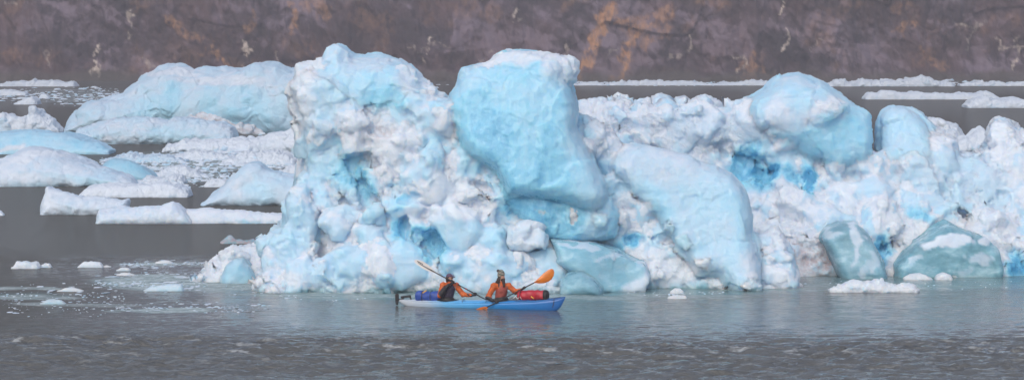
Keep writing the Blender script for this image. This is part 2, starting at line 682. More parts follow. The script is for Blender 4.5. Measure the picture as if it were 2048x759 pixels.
# ------------------------------------------------------------------ water
def build_water():
    ys = [12.0]
    while ys[-1] < 1180:
        y = ys[-1]
        st = 0.11 if 74 < y < 116 else (0.22 if 60 < y < 135 else max(0.5, y * 0.012))
        ys.append(y + st)
    xs = list(np.arange(-24, 24.01, 0.16))
    x, st = 24.0, 0.2
    ext = []
    while x < 1080:
        st *= 1.16
        x += st
        ext.append(x)
    xs = np.array([-e for e in reversed(ext)] + xs + ext)
    ys = np.array(ys)
    X, Y = np.meshgrid(xs, ys, indexing='ij')
    x, y = X.ravel(), Y.ravel()
    V0 = np.stack([x, y, 0 * x], 1)
    px, py = proj(V0)
    wob = fbm(x * 0.10, y * 0.06, 0 * x, 3, 71)
    pyw = py + 16 * wob
    # wind on the water: glassy under the ice, a ruffled stretch in front, a streak of steeper ripples
    ruffle = smoothstep(632, 690, pyw)
    streak = np.exp(-((pyw - 697) / 17.0) ** 2) + 0.6 * np.exp(-((pyw - 735) / 20.0) ** 2)
    ruffle_attr = 0.26 + 0.5 * ruffle + 0.8 * streak * (0.7 + 0.5 * fbm(x * 0.3, y * 0.8, 0 * x, 3, 74))
    near = smoothstep(70, 78, y) * smoothstep(135, 120, y)
    near_f = smoothstep(70, 74, y) * smoothstep(135, 120, y)
    amp = near * (0.24 + 0.9 * ruffle + 2.0 * streak)
    # small wind ripples, crests across the view
    w = 0.030 * fbm(x * 0.55, y * 1.5, 0 * x, 2, 21) + 0.030 * (1 - 2 * np.abs(fbm(x * 1.3, y * 2.8, 0 * x, 2, 22)))
    sw = 0.012 * np.sin(y * 1.1 + 0.25 * x + 2.0 * wob) + 0.012 * fbm(x * 0.22, y * 0.5, 0 * x, 2, 23)
    z = w * amp + sw * near * 0.6
    V = np.stack([x, y, z], 1)
    nx, ny = len(xs), len(ys)
    idx = np.arange(nx * ny).reshape(nx, ny)
    Q = np.stack([idx[:-1, :-1].ravel(), idx[1:, :-1].ravel(), idx[1:, 1:].ravel(), idx[:-1, 1:].ravel()], 1)
    # pale green water over the submerged foot of the bergs and over slush
    n = fbm(x * 0.35, y * 0.35, 0 * x, 4, 31)
    n2 = fbm(x * 0.5, y * 1.2, 0 * x, 4, 36)
    foot = np.zeros(len(x))
    for cx, cy, rx, ry, v in ((880, 590, 420, 16, 1.0), (1330, 576, 330, 18, 1.0), (1850, 562, 330, 16, 0.9),
                              (310, 566, 135, 15, 0.9), (420, 570, 190, 18, 0.6), (320, 618, 90, 6, 0.5), (40, 592, 120, 7, 0.4)):
        q = np.sqrt(((px + 30 * n2 - cx) / rx) ** 2 + ((py + 5 * n - cy) / ry) ** 2)
        foot = np.maximum(foot, v * smoothstep(1.15, 0.6, q))
    slush = np.zeros(len(x))
    for cx, cy, rx, ry, v in ((300, 562, 110, 16, 1.0), (400, 574, 190, 13, .8), (340, 529, 100, 6, .9), (330, 618, 100, 5, .9), (50, 578, 90, 4, .8), (60, 595, 110, 5, .7), (700, 592, 300, 6, .6), (1300, 592, 300, 5, .6),
                              (1600, 572, 200, 7, .5), (430, 322, 190, 22, .9), (350, 352, 110, 16, .8), (550, 262, 70, 12, .8), (160, 193, 70, 16, .5), (150, 608, 130, 4, .6)):
        q = np.sqrt(((px + 30 * n2 - cx) / rx) ** 2 + ((py + 5 * n - cy) / ry) ** 2)
        slush = np.maximum(slush, v * smoothstep(1.2, 0.7, q))
    glint_paint = np.clip(1.15 * np.exp(-((pyw - 697) / 17.0) ** 2) + 0.45 * np.exp(-((pyw - 728) / 30.0) ** 2), 0, 1) * near_f  # strength of the sky glints painted into the water colour
    m, nt, b = new_mat('silty_fjord_water')
    pos = geo_pos(nt)
    base = mixc(nt, attr(nt, 'shelf'), (0.104, 0.105, 0.097), (0.15, 0.24, 0.25))
    # slush: crushed ice awash, mottled pale green; short pale flecks: painted sky glints on the wavelets
    sl_n = noise_tex(nt, mapping(nt, pos, (1.0, 0.8, 1)), 3.0, 6, 0.75)
    sl_c = ramp(nt, sl_n, [(0.35, (0.20, 0.27, 0.27)), (0.5, (0.37, 0.45, 0.46)), (0.66, (0.58, 0.64, 0.67))])
    sl_f = math_(nt, 'MULTIPLY', attr(nt, 'slush'), math_(nt, 'MULTIPLY_ADD', noise_tex(nt, mapping(nt, pos, (0.5, 0.9, 1)), 1.1, 4, 0.6), 4.0, -1.0, clamp=True), clamp=True)
    base = mixc(nt, sl_f, base, sl_c)
    gl_n = noise_tex(nt, mapping(nt, pos, (0.65, 1.1, 1)), 1.9, 5, 0.62)
    gl_f = math_(nt, 'MULTIPLY', math_(nt, 'MULTIPLY_ADD', gl_n, 9.0, -5.0, clamp=True), attr(nt, 'glint_paint'), clamp=True)
    base = mixc(nt, gl_f, base, (0.33, 0.35, 0.355))
    nt.links.new(base, b.inputs['Base Color'])
    b.inputs['Roughness'].default_value = 0.04
    b.inputs['IOR'].default_value = 1.45
    ru = attr(nt, 'ruffle')
    h1 = noise_tex(nt, mapping(nt, pos, (0.8, 2.6, 1)), 1.6, 6, 0.62)
    h2 = noise_tex(nt, mapping(nt, pos, (1.4, 3.0, 1), (0, 0, 0.2)), 3.4, 4, 0.6)
    hh = math_(nt, 'ADD', math_(nt, 'MULTIPLY', h1, 0.13), math_(nt, 'MULTIPLY', h2, 0.06))
    bp = nt.nodes.new('ShaderNodeBump')
    bp.inputs['Distance'].default_value = 1.0
    nt.links.new(math_(nt, 'MULTIPLY', ru, 0.9, clamp=True), bp.inputs['Strength'])
    nt.links.new(hh, bp.inputs['Height'])
    nt.links.new(bp.outputs[0], b.inputs['Normal'])
    far = smoothstep(112, 150, y)
    mirror = 0.20 + 0.6 * smoothstep(640, 680, py) + 0.70 * smoothstep(700, 640, pyw) * smoothstep(500, 540, py)
    mirror = mirror * smoothstep(-40, 420, px + 120 * wob) + 0.22 * (1 - smoothstep(-40, 420, px + 120 * wob))
    mirror = np.maximum(mirror, np.clip(1.1 * streak, 0, 1))
    mirror = np.maximum(mirror, 0.7 * smoothstep(640, 680, py))
    d_ = nt.nodes.new('ShaderNodeBsdfDiffuse')
    nt.links.new(base, d_.inputs['Color'])
    mx = nt.nodes.new('ShaderNodeMixShader')
    nt.links.new(math_(nt, 'MULTIPLY', attr(nt, 'mirror'), math_(nt, 'SUBTRACT', 1.0, math_(nt, 'MAXIMUM', sl_f, gl_f))), mx.inputs[0])
    nt.links.new(d_.outputs[0], mx.inputs[1])
    nt.links.new(b.outputs[0], mx.inputs[2])
    nt.links.new(mx.outputs[0], [n_ for n_ in nt.nodes if n_.type == 'OUTPUT_MATERIAL'][0].inputs[0])
    ra = ruffle_attr * (1 - far) + 0.5 * far
    o = make_mesh('water', V, Q, m, attrs={'shelf': np.clip(foot, 0, 1), 'ruffle': ra, 'mirror': np.clip(mirror, 0, 1), 'slush': slush, 'glint_paint': glint_paint})
    tag(o, 'grey silty fjord water with wind ripples', kind='structure')


build_water()


# ------------------------------------------------------------------ rock wall across the water
def build_cliff():
    Y0 = 722.0
    xs = np.concatenate([np.arange(-560, -265, 5), np.arange(-265, -165, 1.0), np.arange(-165, 165, 0.33), np.arange(165, 265, 1.0), np.arange(265, 561, 5)])
    zs = np.concatenate([np.arange(-3, 25, 0.33), 25 + np.cumsum(np.linspace(0.5, 4, 28))])
    X, Z = np.meshgrid(xs, zs, indexing='ij')
    x, z = X.ravel(), Z.ravel()
    o = 0 * x

    def facets(sx, sz, seed, tilt):
        """angular joint blocks: every cell of a jittered lattice is its own tilted plane"""
        u, w = x / sx + 0.35 * z / sz * 0.6, z / sz - 0.15 * x / sx
        u = u + 0.35 * noise(u * 0.9, w * 0.9, o, seed + 3)
        w = w + 0.35 * noise(u * 0.9, w * 0.9, o, seed + 4)
        iu, iw = np.floor(u), np.floor(w)
        best = np.full(len(x), 9.0)
        val = np.zeros(len(x))
        for a in (-1, 0, 1):
            for c in (-1, 0, 1):
                cu, cw = iu + a, iw + c
                qu = cu + 0.5 + 0.45 * hash3(cu, cw, o, seed)
                qw = cw + 0.5 + 0.45 * hash3(cu, cw, o + 1, seed)
                d = (u - qu) ** 2 + (w - qw) ** 2
                v = hash3(cu, cw, o + 2, seed) * 0.6 + tilt * (hash3(cu, cw, o + 3, seed) * (u - qu) + hash3(cu, cw, o + 4, seed) * (w - qw))
                m = d < best
                best = np.where(m, d, best)
                val = np.where(m, v, val)
        return val
    dep = 9 * fbm(x / 75, z / 75, o, 3, 1) + 1.0 * facets(26, 22, 11, 1.2) + 0.22 * facets(9.5, 12, 12, 1.2) + 0.12 * facets(3.0, 4.0, 13, 1.3)
    dep += 1.0 * fbm(x / 6, z / 10, o, 5, 5) - 1.8 * np.abs(fbm(x / 7, z / 26, o, 4, 7))
    dep += 0.8 * (1 - 2 * np.abs(fbm(x / 4.0 + 0.5 * z / 4, z / 9, o, 4, 17))) - 0.45 * np.abs(fbm(x / 1.6, z / 4.5, o, 3, 18)) + 0.3 * fbm(x / 1.3, z / 1.6, o, 3, 9)
    dep *= 0.45 + 0.55 * smoothstep(-1, 8, z)
    shore = smoothstep(2.2, 0.0, z + 1.2 * fbm(x / 9, o, o, 3, 15)) * 2.5
    y = Y0 + 0.42 * z + 6 - dep - shore
    V = np.stack([x, y, z], 1)
    nx, nz = len(xs), len(zs)
    idx = np.arange(nx * nz).reshape(nx, nz)
    Q = np.stack([idx[:-1, :-1].ravel(), idx[1:, :-1].ravel(), idx[1:, 1:].ravel(), idx[:-1, 1:].ravel()], 1)
    px, py = proj(V)
    wx = px + 12 * fbm(x / 4, z / 4, o, 4, 41) + 4 * fbm(x / 1.5, z / 1.5, o, 3, 43)
    wy = py + 12 * fbm(x / 4, z / 4, o, 4, 42) + 4 * fbm(x / 1.5, z / 1.5, o, 3, 44)

    def stroke(pts, wdt):
        r = np.full(len(x), 1e9)
        for (x1, y1), (x2, y2) in zip(pts[:-1], pts[1:]):
            ex, ey = x2 - x1, y2 - y1
            t = np.clip(((wx - x1) * ex + (wy - y1) * ey) / (ex * ex + ey * ey), 0, 1)
            r = np.minimum(r, np.hypot(wx - x1 - t * ex, wy - y1 - t * ey))
        return smoothstep(wdt, wdt * 0.35, r)
    brk = smoothstep(-0.35, 0.35, fbm(x / 1.1, z / 1.5, o, 4, 46) + 0.25)
    stain = np.zeros(len(x))
    for pts, wd, v in (
            ([(1225, 20), (1205, 50), (1188, 85), (1172, 120), (1152, 155)], 17, 1.0),
            ([(1205, 35), (1245, 45), (1262, 52)], 12, 0.9), ([(1275, 62), (1250, 95), (1248, 130), (1236, 160)], 12, 0.9),
            ([(1262, 60), (1300, 45), (1340, 20)], 22, 0.55), ([(1290, 80), (1330, 60)], 14, 0.5),
            ([(580, 10), (585, 40), (580, 60)], 13, 0.85), ([(620, 10), (650, 30)], 18, 0.5), ([(335, 35), (365, 60), (395, 72)], 14, 0.6),
            ([(405, 98), (430, 110), (445, 122)], 9, 0.7), ([(1480, 130), (1510, 150)], 16, 0.5), ([(1500, 110), (1520, 140), (1500, 160)], 14, 0.6),
            ([(1800, 62), (1830, 50)], 14, 0.7), ([(1840, 95), (1870, 120), (1885, 130)], 10, 0.5), ([(1790, 20), (1815, 10)], 16, 0.35),
            ([(500, 25), (498, 60)], 8, 0.5), ([(455, 130), (475, 148)], 10, 0.5), ([(1410, 5), (1440, 12)], 20, 0.4), ([(1240, 120), (1262, 75)], 10, 0.6)):
        stain = np.maximum(stain, v * stroke(pts, wd))
    vein = np.zeros(len(x))
    for pts, wd, v in (
            ([(262, 25), (268, 55), (262, 78)], 4, 0.7), ([(190, 88), (192, 110), (190, 155)], 3.2, 1.0), ([(494, 78), (495, 105), (488, 140)], 4, 1.0),
            ([(875, 75), (862, 98), (850, 120)], 4, 0.8), ([(555, 105), (550, 135)], 3.5, 0.5), ([(1556, 0), (1557, 28)], 4, 1.0),
            ([(1568, 60), (1570, 85), (1560, 105)], 5, 0.9), ([(1110, 115), (1130, 95), (1130, 75)], 4, 0.7), ([(1220, 108), (1255, 75)], 2.5, 0.5),
            ([(1630, 92), (1650, 82)], 3, 0.6), ([(1907, 40), (1940, 50), (1975, 45), (1950, 60), (1930, 105)], 5, 0.55), ([(2000, 90), (2048, 95)], 4, 0.7),
            ([(2032, 75), (2033, 100), (2025, 135)], 4, 0.8), ([(285, 118), (298, 134)], 4, 0.5), ([(95, 95), (93, 135)], 3, 0.4),
            ([(1370, 75), (1372, 100)], 4, 0.5), ([(1330, 120), (1360, 110)], 4, 0.5), ([(1026, 40), (1040, 25)], 4, 0.6), ([(1465, 110), (1490, 125), (1475, 145)], 5, 0.6),
            ([(820, 92), (860, 96), (900, 90)], 2.5, 0.35), ([(970, 118), (985, 100)], 3, 0.4), ([(0, 3), (20, 18)], 4, 0.6)):
        vein = np.maximum(vein, v * stroke(pts, wd))
    stain = stain * brk
    vein = vein * smoothstep(-0.4, 0.3, fbm(x / 0.9, z / 1.6, o, 3, 47) + 0.30)
    blot = 0.22 * smoothstep(0.25, 0.75, fbm(x / 9, z / 7, o, 5, 48)) * brk
    stain = np.maximum(stain, blot)
    tone = 0.5 + 0.40 * fbm(x / 22, z / 14, o, 4, 51) + 0.38 * fbm(x / 4.5 + 0.4 * z, z / 4, o, 4, 52) + 0.25 * fbm(x / 1.6, z / 1.8, o, 3, 53)
    tone += 0.42 * facets(17, 11, 81, 0.9) + 0.28 * facets(6, 4.5, 83, 0.9)
    frac = np.minimum(np.abs(fbm(x / 4.5 + 0.25 * z / 4, z / 20, o, 4, 55)), np.abs(fbm(x / 9 - 0.5 * z / 9, z / 12, o, 4, 56)))
    tone -= 0.38 * smoothstep(0.10, 0.0, frac)  # dark joints; painted tone also makes up for weak shading in the relief
    for cx, cy, rx, ry, v in ((1650, 60, 60, 45, 0.35), (1300, 100, 60, 30, 0.25), (1060, 40, 70, 35, 0.15), (1430, 110, 40, 30, 0.3),
                              (330, 110, 60, 30, -0.2), (1530, 70, 50, 60, -0.3), (800, 60, 120, 50, -0.2), (1580, 120, 30, 60, -0.2), (1150, 60, 40, 60, -0.2)):
        tone += v * smoothstep(1.1, 0.5, np.hypot((wx - cx) / rx, (wy - cy) / ry))
    m, nt, b = new_mat('fjord_rock')
    pos = geo_pos(nt)
    n1 = noise_tex(nt, mapping(nt, pos, (1, 1, 0.7)), 0.16, 8, 0.65)
    n2 = noise_tex(nt, mapping(nt, pos, (1, 1, 0.25), (0, 0.3, 0)), 0.9, 6, 0.6)
    mixv = math_(nt, 'ADD', math_(nt, 'MULTIPLY', attr(nt, 'tone'), 0.55), math_(nt, 'MULTIPLY', n1, 0.5))
    col = ramp(nt, mixv, [(0.22, (0.020, 0.013, 0.018)), (0.5, (0.066, 0.045, 0.058)), (0.75, (0.19, 0.145, 0.185))])
    red = ramp(nt, noise_tex(nt, pos, 0.055, 5, 0.6), [(0.45, (0, 0, 0)), (0.65, (1, 1, 1))])
    col = mixc(nt, math_(nt, 'MULTIPLY', red, 0.55), col, (0.115, 0.058, 0.052))
    st = math_(nt, 'MULTIPLY', attr(nt, 'stain'), math_(nt, 'MULTIPLY_ADD', n2, 3.2, -0.75), clamp=True)
    col = mixc(nt, st, col, (0.46, 0.24, 0.12))
    ve = math_(nt, 'MULTIPLY', attr(nt, 'vein'), math_(nt, 'MULTIPLY_ADD', n2, 3.0, -0.6), clamp=True)
    col = mixc(nt, ve, col, (0.62, 0.53, 0.46))
    wet = math_(nt, 'MULTIPLY', attr(nt, 'wet'), 0.8)
    col = mixc(nt, wet, col, (0.075, 0.068, 0.055))
    nt.links.new(col, b.inputs['Base Color'])
    b.inputs['Roughness'].default_value = 0.8
    bp = nt.nodes.new('ShaderNodeBump')
    bp.inputs['Strength'].default_value = 0.7
    bp.inputs['Distance'].default_value = 0.8
    nt.links.new(noise_tex(nt, mapping(nt, pos, (1, 1, 0.6)), 0.8, 8, 0.65), bp.inputs['Height'])
    nt.links.new(bp.outputs[0], b.inputs['Normal'])
    wetv = smoothstep(3.2, 0.8, z + 1.0 * fbm(x / 6, z / 3, o, 3, 61))
    o_ = make_mesh('cliff', V, Q[:, ::-1], m, smooth=False, attrs={'stain': stain, 'vein': vein, 'tone': np.clip(tone, 0, 1.3), 'wet': wetv})
    me = o_.data
    me.polygons.foreach_set('use_smooth', np.full(len(Q), True))
    tag(o_, 'brown grey rock wall with rusty stains and pale veins across the water', kind='structure')


build_cliff()


# ------------------------------------------------------------------ main iceberg in front
H1 = 0.068
berg = empty('iceberg', tuple(at(960, 585, 108.0) * [1, 1, 0]),
             'tall blue and white iceberg of piled blocks right behind the kayak', 'iceberg')
BL = tuple(berg.location)
GREEN = (0.75, 0.5)


def blocky(poly, Y0, T, name, b, rr=0.3, r=0.9, slope=0.1, rocks=0, depth=None, octs=None, patches=(), snow=0.2, seed=1, label=None,
           parent=None, loc=None, h=H1, mat=None, extra=None, lean=0.0, smin=0.25, smax=0.7, blues=(0.1, 0.25, 0.4), mottle=0.10, teal=None, dirt=None,
           blue_add=0.0, rpoly=None, pscale=1.0, cutp=0.0, pillow=0.0, facets=((1.6, 0.09), (0.6, 0.03))):
    fd = field_for(poly, Y0, depth or 2 * T, h, margin=0.7 if h < 0.1 else 8 * h, back=abs(slope) * 11)
    fd.slab(poly, Y0, T, r=min(r, T * 0.95), slope=slope, b=b, rr=rr, k=0.3, lean=lean, pillow=pillow or r * 1.1)
    if extra:
        extra(fd)
    if rocks:
        fd.scatter(rpoly or poly, Y0, rocks, smin, smax, seed + 50, blues=blues, cutp=cutp)
    fd.roughen(octs or [(2.2, 0.10, 'even'), (1.0, 0.10, 'billow'), (0.45, 0.05, 'billow'), (0.2, 0.02, 'fbm')], seed)
    p = parent if parent is not None else berg
    o = fd.build(name, mat or (ICE_CLEAR if b >= 0.3 and teal is None else ICE), parent=p, loc=loc or tuple(p.location), patches=patches, snow=snow, seed=seed, mottle=mottle,
                 teal=teal, dirt=dirt, blue_add=blue_add, pscale=pscale, facets=facets)
    if label:
        o['label'] = label
    return o


# rubble slope that carries everything (left half)
RUB = [(545, 605), (500, 600), (512, 540), (520, 490), (530, 466), (552, 452), (562, 430), (575, 400), (600, 372),
       (606, 330), (598, 285), (586, 240), (576, 200), (600, 190), (700, 215), (770, 208), (790, 197), (815, 192), (835, 200), (862, 190), (885, 200),
       (900, 235), (925, 265), (950, 305), (985, 345), (1020, 385), (1060, 425), (1100, 470), (1150, 500), (1200, 530), (1212, 560), (1208, 600)]
fd = Field([at(380, 0, 112)[0] - 0.6, 104.8, -1.2], [at(1610, 0, 110)[0] + .5, 115.2, 10.2], H1)
fd.slab(RUB, 107.6, 2.2, r=1.0, slope=0.22, b=0.12, rr=1.0, k=0.3)
FOOT = [(380, 600), (386, 556), (402, 530), (424, 506), (452, 492), (478, 494), (505, 488), (530, 478), (560, 490), (590, 600)]
fd.slab(FOOT, 111.4, 1.5, slope=0.5, b=0.05, rr=1.0, k=0.5, pillow=1.0)
fd.slab([(520, 600), (560, 520), (640, 500), (800, 470), (960, 490), (1080, 540), (1150, 600)], 106.6, 1.5, r=1.0, slope=0.35, b=0.1, rr=1.0, k=0.9)
fd.slab([(620, 600), (640, 400), (700, 330), (760, 250), (850, 210), (900, 260), (960, 380), (1040, 480), (1060, 600)], 107.0, 2.0, r=1.2, slope=0.27, b=0.1, rr=1.0, k=0.9)
rng = np.random.default_rng(5)
BIG = [  # px, py, radius x px, radius z px, blueness, crushed
    (600, 440, 55, 70, .42, .3), (570, 500, 55, 50, .40, .3), (655, 540, 50, 40, .35, .3), (725, 475, 46, 44, .30, .15),
    (700, 345, 52, 62, .62, .2), (660, 300, 30, 70, .35, .4), (690, 520, 60, 45, .36, .2), (860, 265, 48, 55, .22, .3), (885, 240, 40, 36, .08, .8),
    (800, 290, 50, 30, .12, .9), (760, 240, 60, 30, .1, 1.), (840, 360, 60, 50, .2, .6), (800, 420, 60, 45, .4, .3), (920, 340, 42, 36, .2, .6),
    (940, 400, 70, 42, .06, .9), (900, 450, 60, 60, .35, .4), (980, 440, 40, 40, .12, .7), (945, 480, 46, 44, .40, .25), (860, 520, 60, 50, .55, .3),
    (1000, 530, 70, 36, .35, .3), (820, 470, 50, 44, .25, .5), (770, 540, 55, 36, .5, .3), (740, 400, 44, 40, .15, .9), (915, 530, 50, 44, .45, .2),
    (1130, 530, 50, 18, .1, .9), (1080, 540, 60, 40, .35, .3), (640, 400, 30, 50, .35, .4), (960, 330, 26, 22, .3, .4), (1000, 400, 36, 30, .05, 1.),
    (610, 215, 44, 52, .25, .7), (625, 300, 22, 44, .3, .5), (720, 300, 36, 20, .15, 1.), (680, 450, 40, 36, .2, .8), (620, 560, 50, 20, .5, .3)]
for (px, py, rx, rz, b_, r_) in BIG:
    p = at(px, py, 107.5)
    y = fd.front(p[0], p[2])
    if y is None:
        y = 108.0
    k_ = 107.5 / F_PX
    fd.rock((p[0], y + 0.85 * min(rx, rz) * k_, p[2]), (rx * k_ * 1.1, min(rx, rz) * k_ * 1.35, rz * k_ * 1.1), rng, b=b_, rr=r_, k=0.14)
for (px, py, rx, rz) in ((805, 455, 24, 30), (850, 480, 22, 18), (735, 280, 40, 10), (600, 260, 10, 40), (780, 380, 26, 16), (880, 400, 22, 16), (700, 400, 26, 16),
                         (950, 365, 26, 14), (1020, 470, 26, 16), (640, 480, 16, 30), (760, 330, 16, 24), (900, 300, 14, 20)):
    p = at(px, py, 107.0)
    y = fd.front(p[0], p[2])
    if y is None:
        continue
    k_ = 107 / F_PX
    fd.rock((p[0], y - 0.1, p[2]), (rx * k_, 0.7, rz * k_), rng, b=0.75, rr=0.3, k=0.3, cut=True)
fd.scatter(FOOT, 112.0, 40, 0.2, 0.55, 63, blues=(0.0, 0.08, 0.2), rr=(0.6, 1.0), embed=0.2, k=0.05)
fd.scatter(FOOT, 112.0, 60, 0.1, 0.25, 64, blues=(0.0, 0.05), rr=(0.7, 1.0), embed=0.3)
fd.scatter(RUB, 107.3, 120, 0.25, 0.85, 61, blues=(0.03, 0.12, 0.22, 0.32, 0.42, 0.5), cutp=0.0, k=0.12, embed=0.72)
fd.scatter(RUB, 107.3, 240, 0.10, 0.30, 62, blues=(0.0, 0.05, 0.15, 0.3), rr=(0.5, 1.0), embed=0.55, k=0.06)
for poly, b_, r_, o_, T_ in (
        ([(566, 178), (580, 150), (602, 138), (660, 150), (720, 200), (715, 250), (690, 300), (678, 360), (682, 420), (665, 475), (628, 450), (606, 400), (605, 340), (598, 290), (585, 240)], .27, .6, .5, 1.6),
        ([(506, 600), (515, 500), (540, 465), (560, 440), (556, 400), (575, 372), (610, 370), (640, 430), (640, 500), (620, 560), (580, 600)], .30, .7, .3, 1.1),
        ([(822, 215), (845, 202), (872, 200), (898, 222), (905, 262), (882, 300), (858, 310), (838, 280), (825, 250)], .20, .3, .35, .8),
        ([(706, 455), (730, 444), (760, 458), (772, 485), (750, 508), (715, 500)], .28, .15, .3, .6),
        ([(652, 505), (690, 488), (738, 496), (748, 530), (712, 566), (668, 556)], .34, .2, .3, .7),
        ([(790, 350), (830, 318), (880, 330), (905, 380), (880, 420), (820, 412)], .22, .3, .2, .8),
        ([(850, 440), (900, 405), (960, 420), (975, 470), (930, 520), (880, 500)], .30, .25, .25, .8),
        ([(925, 470), (960, 452), (985, 480), (975, 512), (940, 520)], .36, .15, .3, .6),
        ([(760, 500), (800, 470), (850, 500), (860, 560), (800, 590), (760, 560)], .42, .2, .25, .7),
        ([(890, 520), (950, 500), (1010, 520), (1040, 560), (1010, 600), (900, 600)], .34, .3, .3, .8),
        ([(740, 300), (780, 270), (830, 290), (820, 330), (770, 345)], .12, .6, .25, .6),
        ([(640, 440), (680, 425), (705, 455), (690, 492), (655, 490)], .26, .3, .25, .6),
        ([(900, 320), (930, 305), (960, 330), (950, 365), (915, 370)], .25, .3, .25, .5),
        ([(780, 205), (812, 192), (838, 205), (830, 240), (795, 245)], .06, .6, .3, .5),
        ([(1060, 520), (1100, 500), (1140, 530), (1140, 570), (1080, 580)], .3, .3, .25, .6),
        ([(560, 520), (610, 500), (640, 540), (620, 590), (565, 590)], .24, .4, .3, .6)):
    fd.face(poly, b_, r_, o_, T_)
for poly, b_ in (([(672, 318), (700, 305), (738, 308), (730, 345), (745, 385), (762, 410), (742, 440), (716, 425), (704, 385), (682, 355)], .74),
                 ([(790, 392), (830, 385), (845, 400), (815, 416), (788, 410)], .7), ([(835, 470), (870, 460), (890, 490), (880, 525), (850, 515)], .72),
                 ([(795, 440), (812, 430), (822, 460), (812, 490), (796, 475)], .76), ([(940, 355), (975, 365), (1000, 392), (985, 398), (950, 378)], .66)):
    P_ = [at(px, py, 107.5) for px, py in poly]
    c_ = np.mean(P_, 0)
    y_ = fd.front(c_[0], c_[2]) or 108.0
    fd.slab(poly, y_ - 0.55 - 0.2 * c_[2], 0.55, slope=0.2, b=b_, rr=0.15, k=0.12, cut=True, pillow=0.5)
# rubble right of the boulder
RUB2 = [(1130, 600), (1180, 540), (1215, 480), (1205, 440), (1222, 390), (1218, 350), (1190, 310), (1164, 262), (1160, 235), (1185, 240), (1215, 262), (1250, 292), (1262, 330),
        (1290, 380), (1340, 430), (1400, 500), (1450, 545), (1540, 555), (1545, 500), (1560, 470), (1575, 490), (1590, 530), (1600, 560), (1595, 600)]
fd.slab(RUB2, 108.6, 1.9, r=0.9, slope=0.28, b=0.12, rr=0.9, k=0.3)
rng = np.random.default_rng(15)
for (px, py, rx, rz, b_, r_) in [(1190, 450, 46, 36, .5, .15), (1235, 470, 40, 40, .25, .4), (1260, 400, 30, 36, .2, .6), (1300, 480, 50, 36, .1, .8), (1330, 540, 60, 30, .1, .9),
                                 (1400, 560, 50, 20, .15, .9), (1260, 560, 50, 26, .3, .4), (1210, 290, 40, 26, .18, .2), (1240, 340, 26, 30, .25, .5), (1360, 500, 40, 30, .1, .8),
                                 (1290, 430, 40, 26, .4, .3), (1545, 500, 30, 34, .22, .2), (1570, 550, 34, 26, .15, .6), (1470, 568, 40, 14, .1, .8), (1330, 585, 80, 10, .1, .8)]:
    p = at(px, py, 108.6)
    y = fd.front(p[0], p[2])
    if y is None:
        y = 109.3
    k_ = 108.6 / F_PX
    fd.rock((p[0], y + 0.8 * min(rx, rz) * k_, p[2]), (rx * k_, min(rx, rz) * k_ * 1.2, rz * k_), rng, b=b_, rr=r_, k=0.25)
fd.scatter(RUB2, 108.5, 90, 0.18, 0.6, 71, blues=(0.0, 0.1, 0.25, 0.4), cutp=0.0, k=0.12, embed=0.72)
fd.scatter(RUB2, 108.5, 260, 0.09, 0.26, 72, blues=(0.0, 0.1), rr=(0.6, 1), embed=0.55, k=0.06)
# smooth blue cap on the left peak
CAP = [(640, 118), (643, 100), (652, 90), (666, 87), (680, 92), (688, 104), (700, 112), (728, 110), (745, 108), (770, 113), (795, 120), (815, 132), (832, 148),
       (850, 168), (868, 190), (880, 205), (860, 225), (800, 225), (720, 240), (650, 262), (600, 280), (588, 240), (572, 205), (566, 178), (580, 160), (592, 146), (602, 130), (620, 122)]


def cap_extra(f):
    r = np.random.default_rng(3)
    for q, (px, py) in enumerate([(600, 128), (612, 122), (592, 148), (575, 165), (585, 190), (600, 165), (615, 145), (600, 220), (590, 250), (800, 124), (822, 140), (838, 156),
                                  (850, 172), (862, 186), (630, 122), (612, 190), (625, 235), (608, 262), (590, 225), (640, 280)]):
        p = at(px, py, 109.2)
        f.rock((p[0] + 0.12, 109.6 + 0.5 * r.random(), p[2] - 0.40), r.uniform(0.28, 0.48, 3), r, b=0.08, rr=0.8, k=0.3)
    p = at(666, 112, 109.6)
    f.rock((p[0], 110.0, p[2] - 0.1), (0.62, 0.6, 0.66), r, b=0.3, rr=0.1, k=0.3)


# giant smooth blue boulder
BOUL = [(906, 172), (912, 150), (920, 137), (950, 129), (975, 124), (985, 110), (1003, 99), (1030, 97), (1060, 100), (1090, 106), (1110, 111), (1118, 120), (1130, 133), (1131, 155),
        (1145, 175), (1156, 200), (1163, 230), (1160, 262), (1172, 285), (1190, 312), (1205, 345), (1218, 372), (1224, 395), (1212, 420), (1188, 430), (1160, 422),
        (1128, 410), (1090, 404), (1052, 400), (1012, 398), (998, 372), (985, 348), (942, 324), (920, 300), (902, 256), (892, 218), (894, 190)]


def boul_extra(f):
    r = np.random.default_rng(8)
    for px, py, s_, b_ in ((1000, 118, .5, .12), (1040, 112, .5, .15), (1085, 118, .45, .12), (1112, 132, .4, .15), (965, 137, .4, .2), (1060, 135, .45, .2), (1115, 155, .3, .25)):
        p = at(px, py, 108.6)
        f.rock((p[0], 109.1, p[2] - 0.15), (s_ * 1.6, s_, s_ * .7), r, b=b_, rr=.6, k=.35)


# big leaning boulder in the lower right
LEAN = [(1222, 335), (1236, 308), (1258, 290), (1280, 285), (1310, 290), (1345, 298), (1395, 312), (1412, 328), (1448, 338), (1475, 355), (1494, 380), (1508, 412), (1514, 440),
        (1512, 470), (1520, 500), (1530, 535), (1530, 562), (1518, 600), (1470, 600), (1440, 560), (1395, 560), (1375, 530), (1345, 490), (1318, 445), (1298, 418), (1272, 396),
        (1245, 372), (1228, 355)]



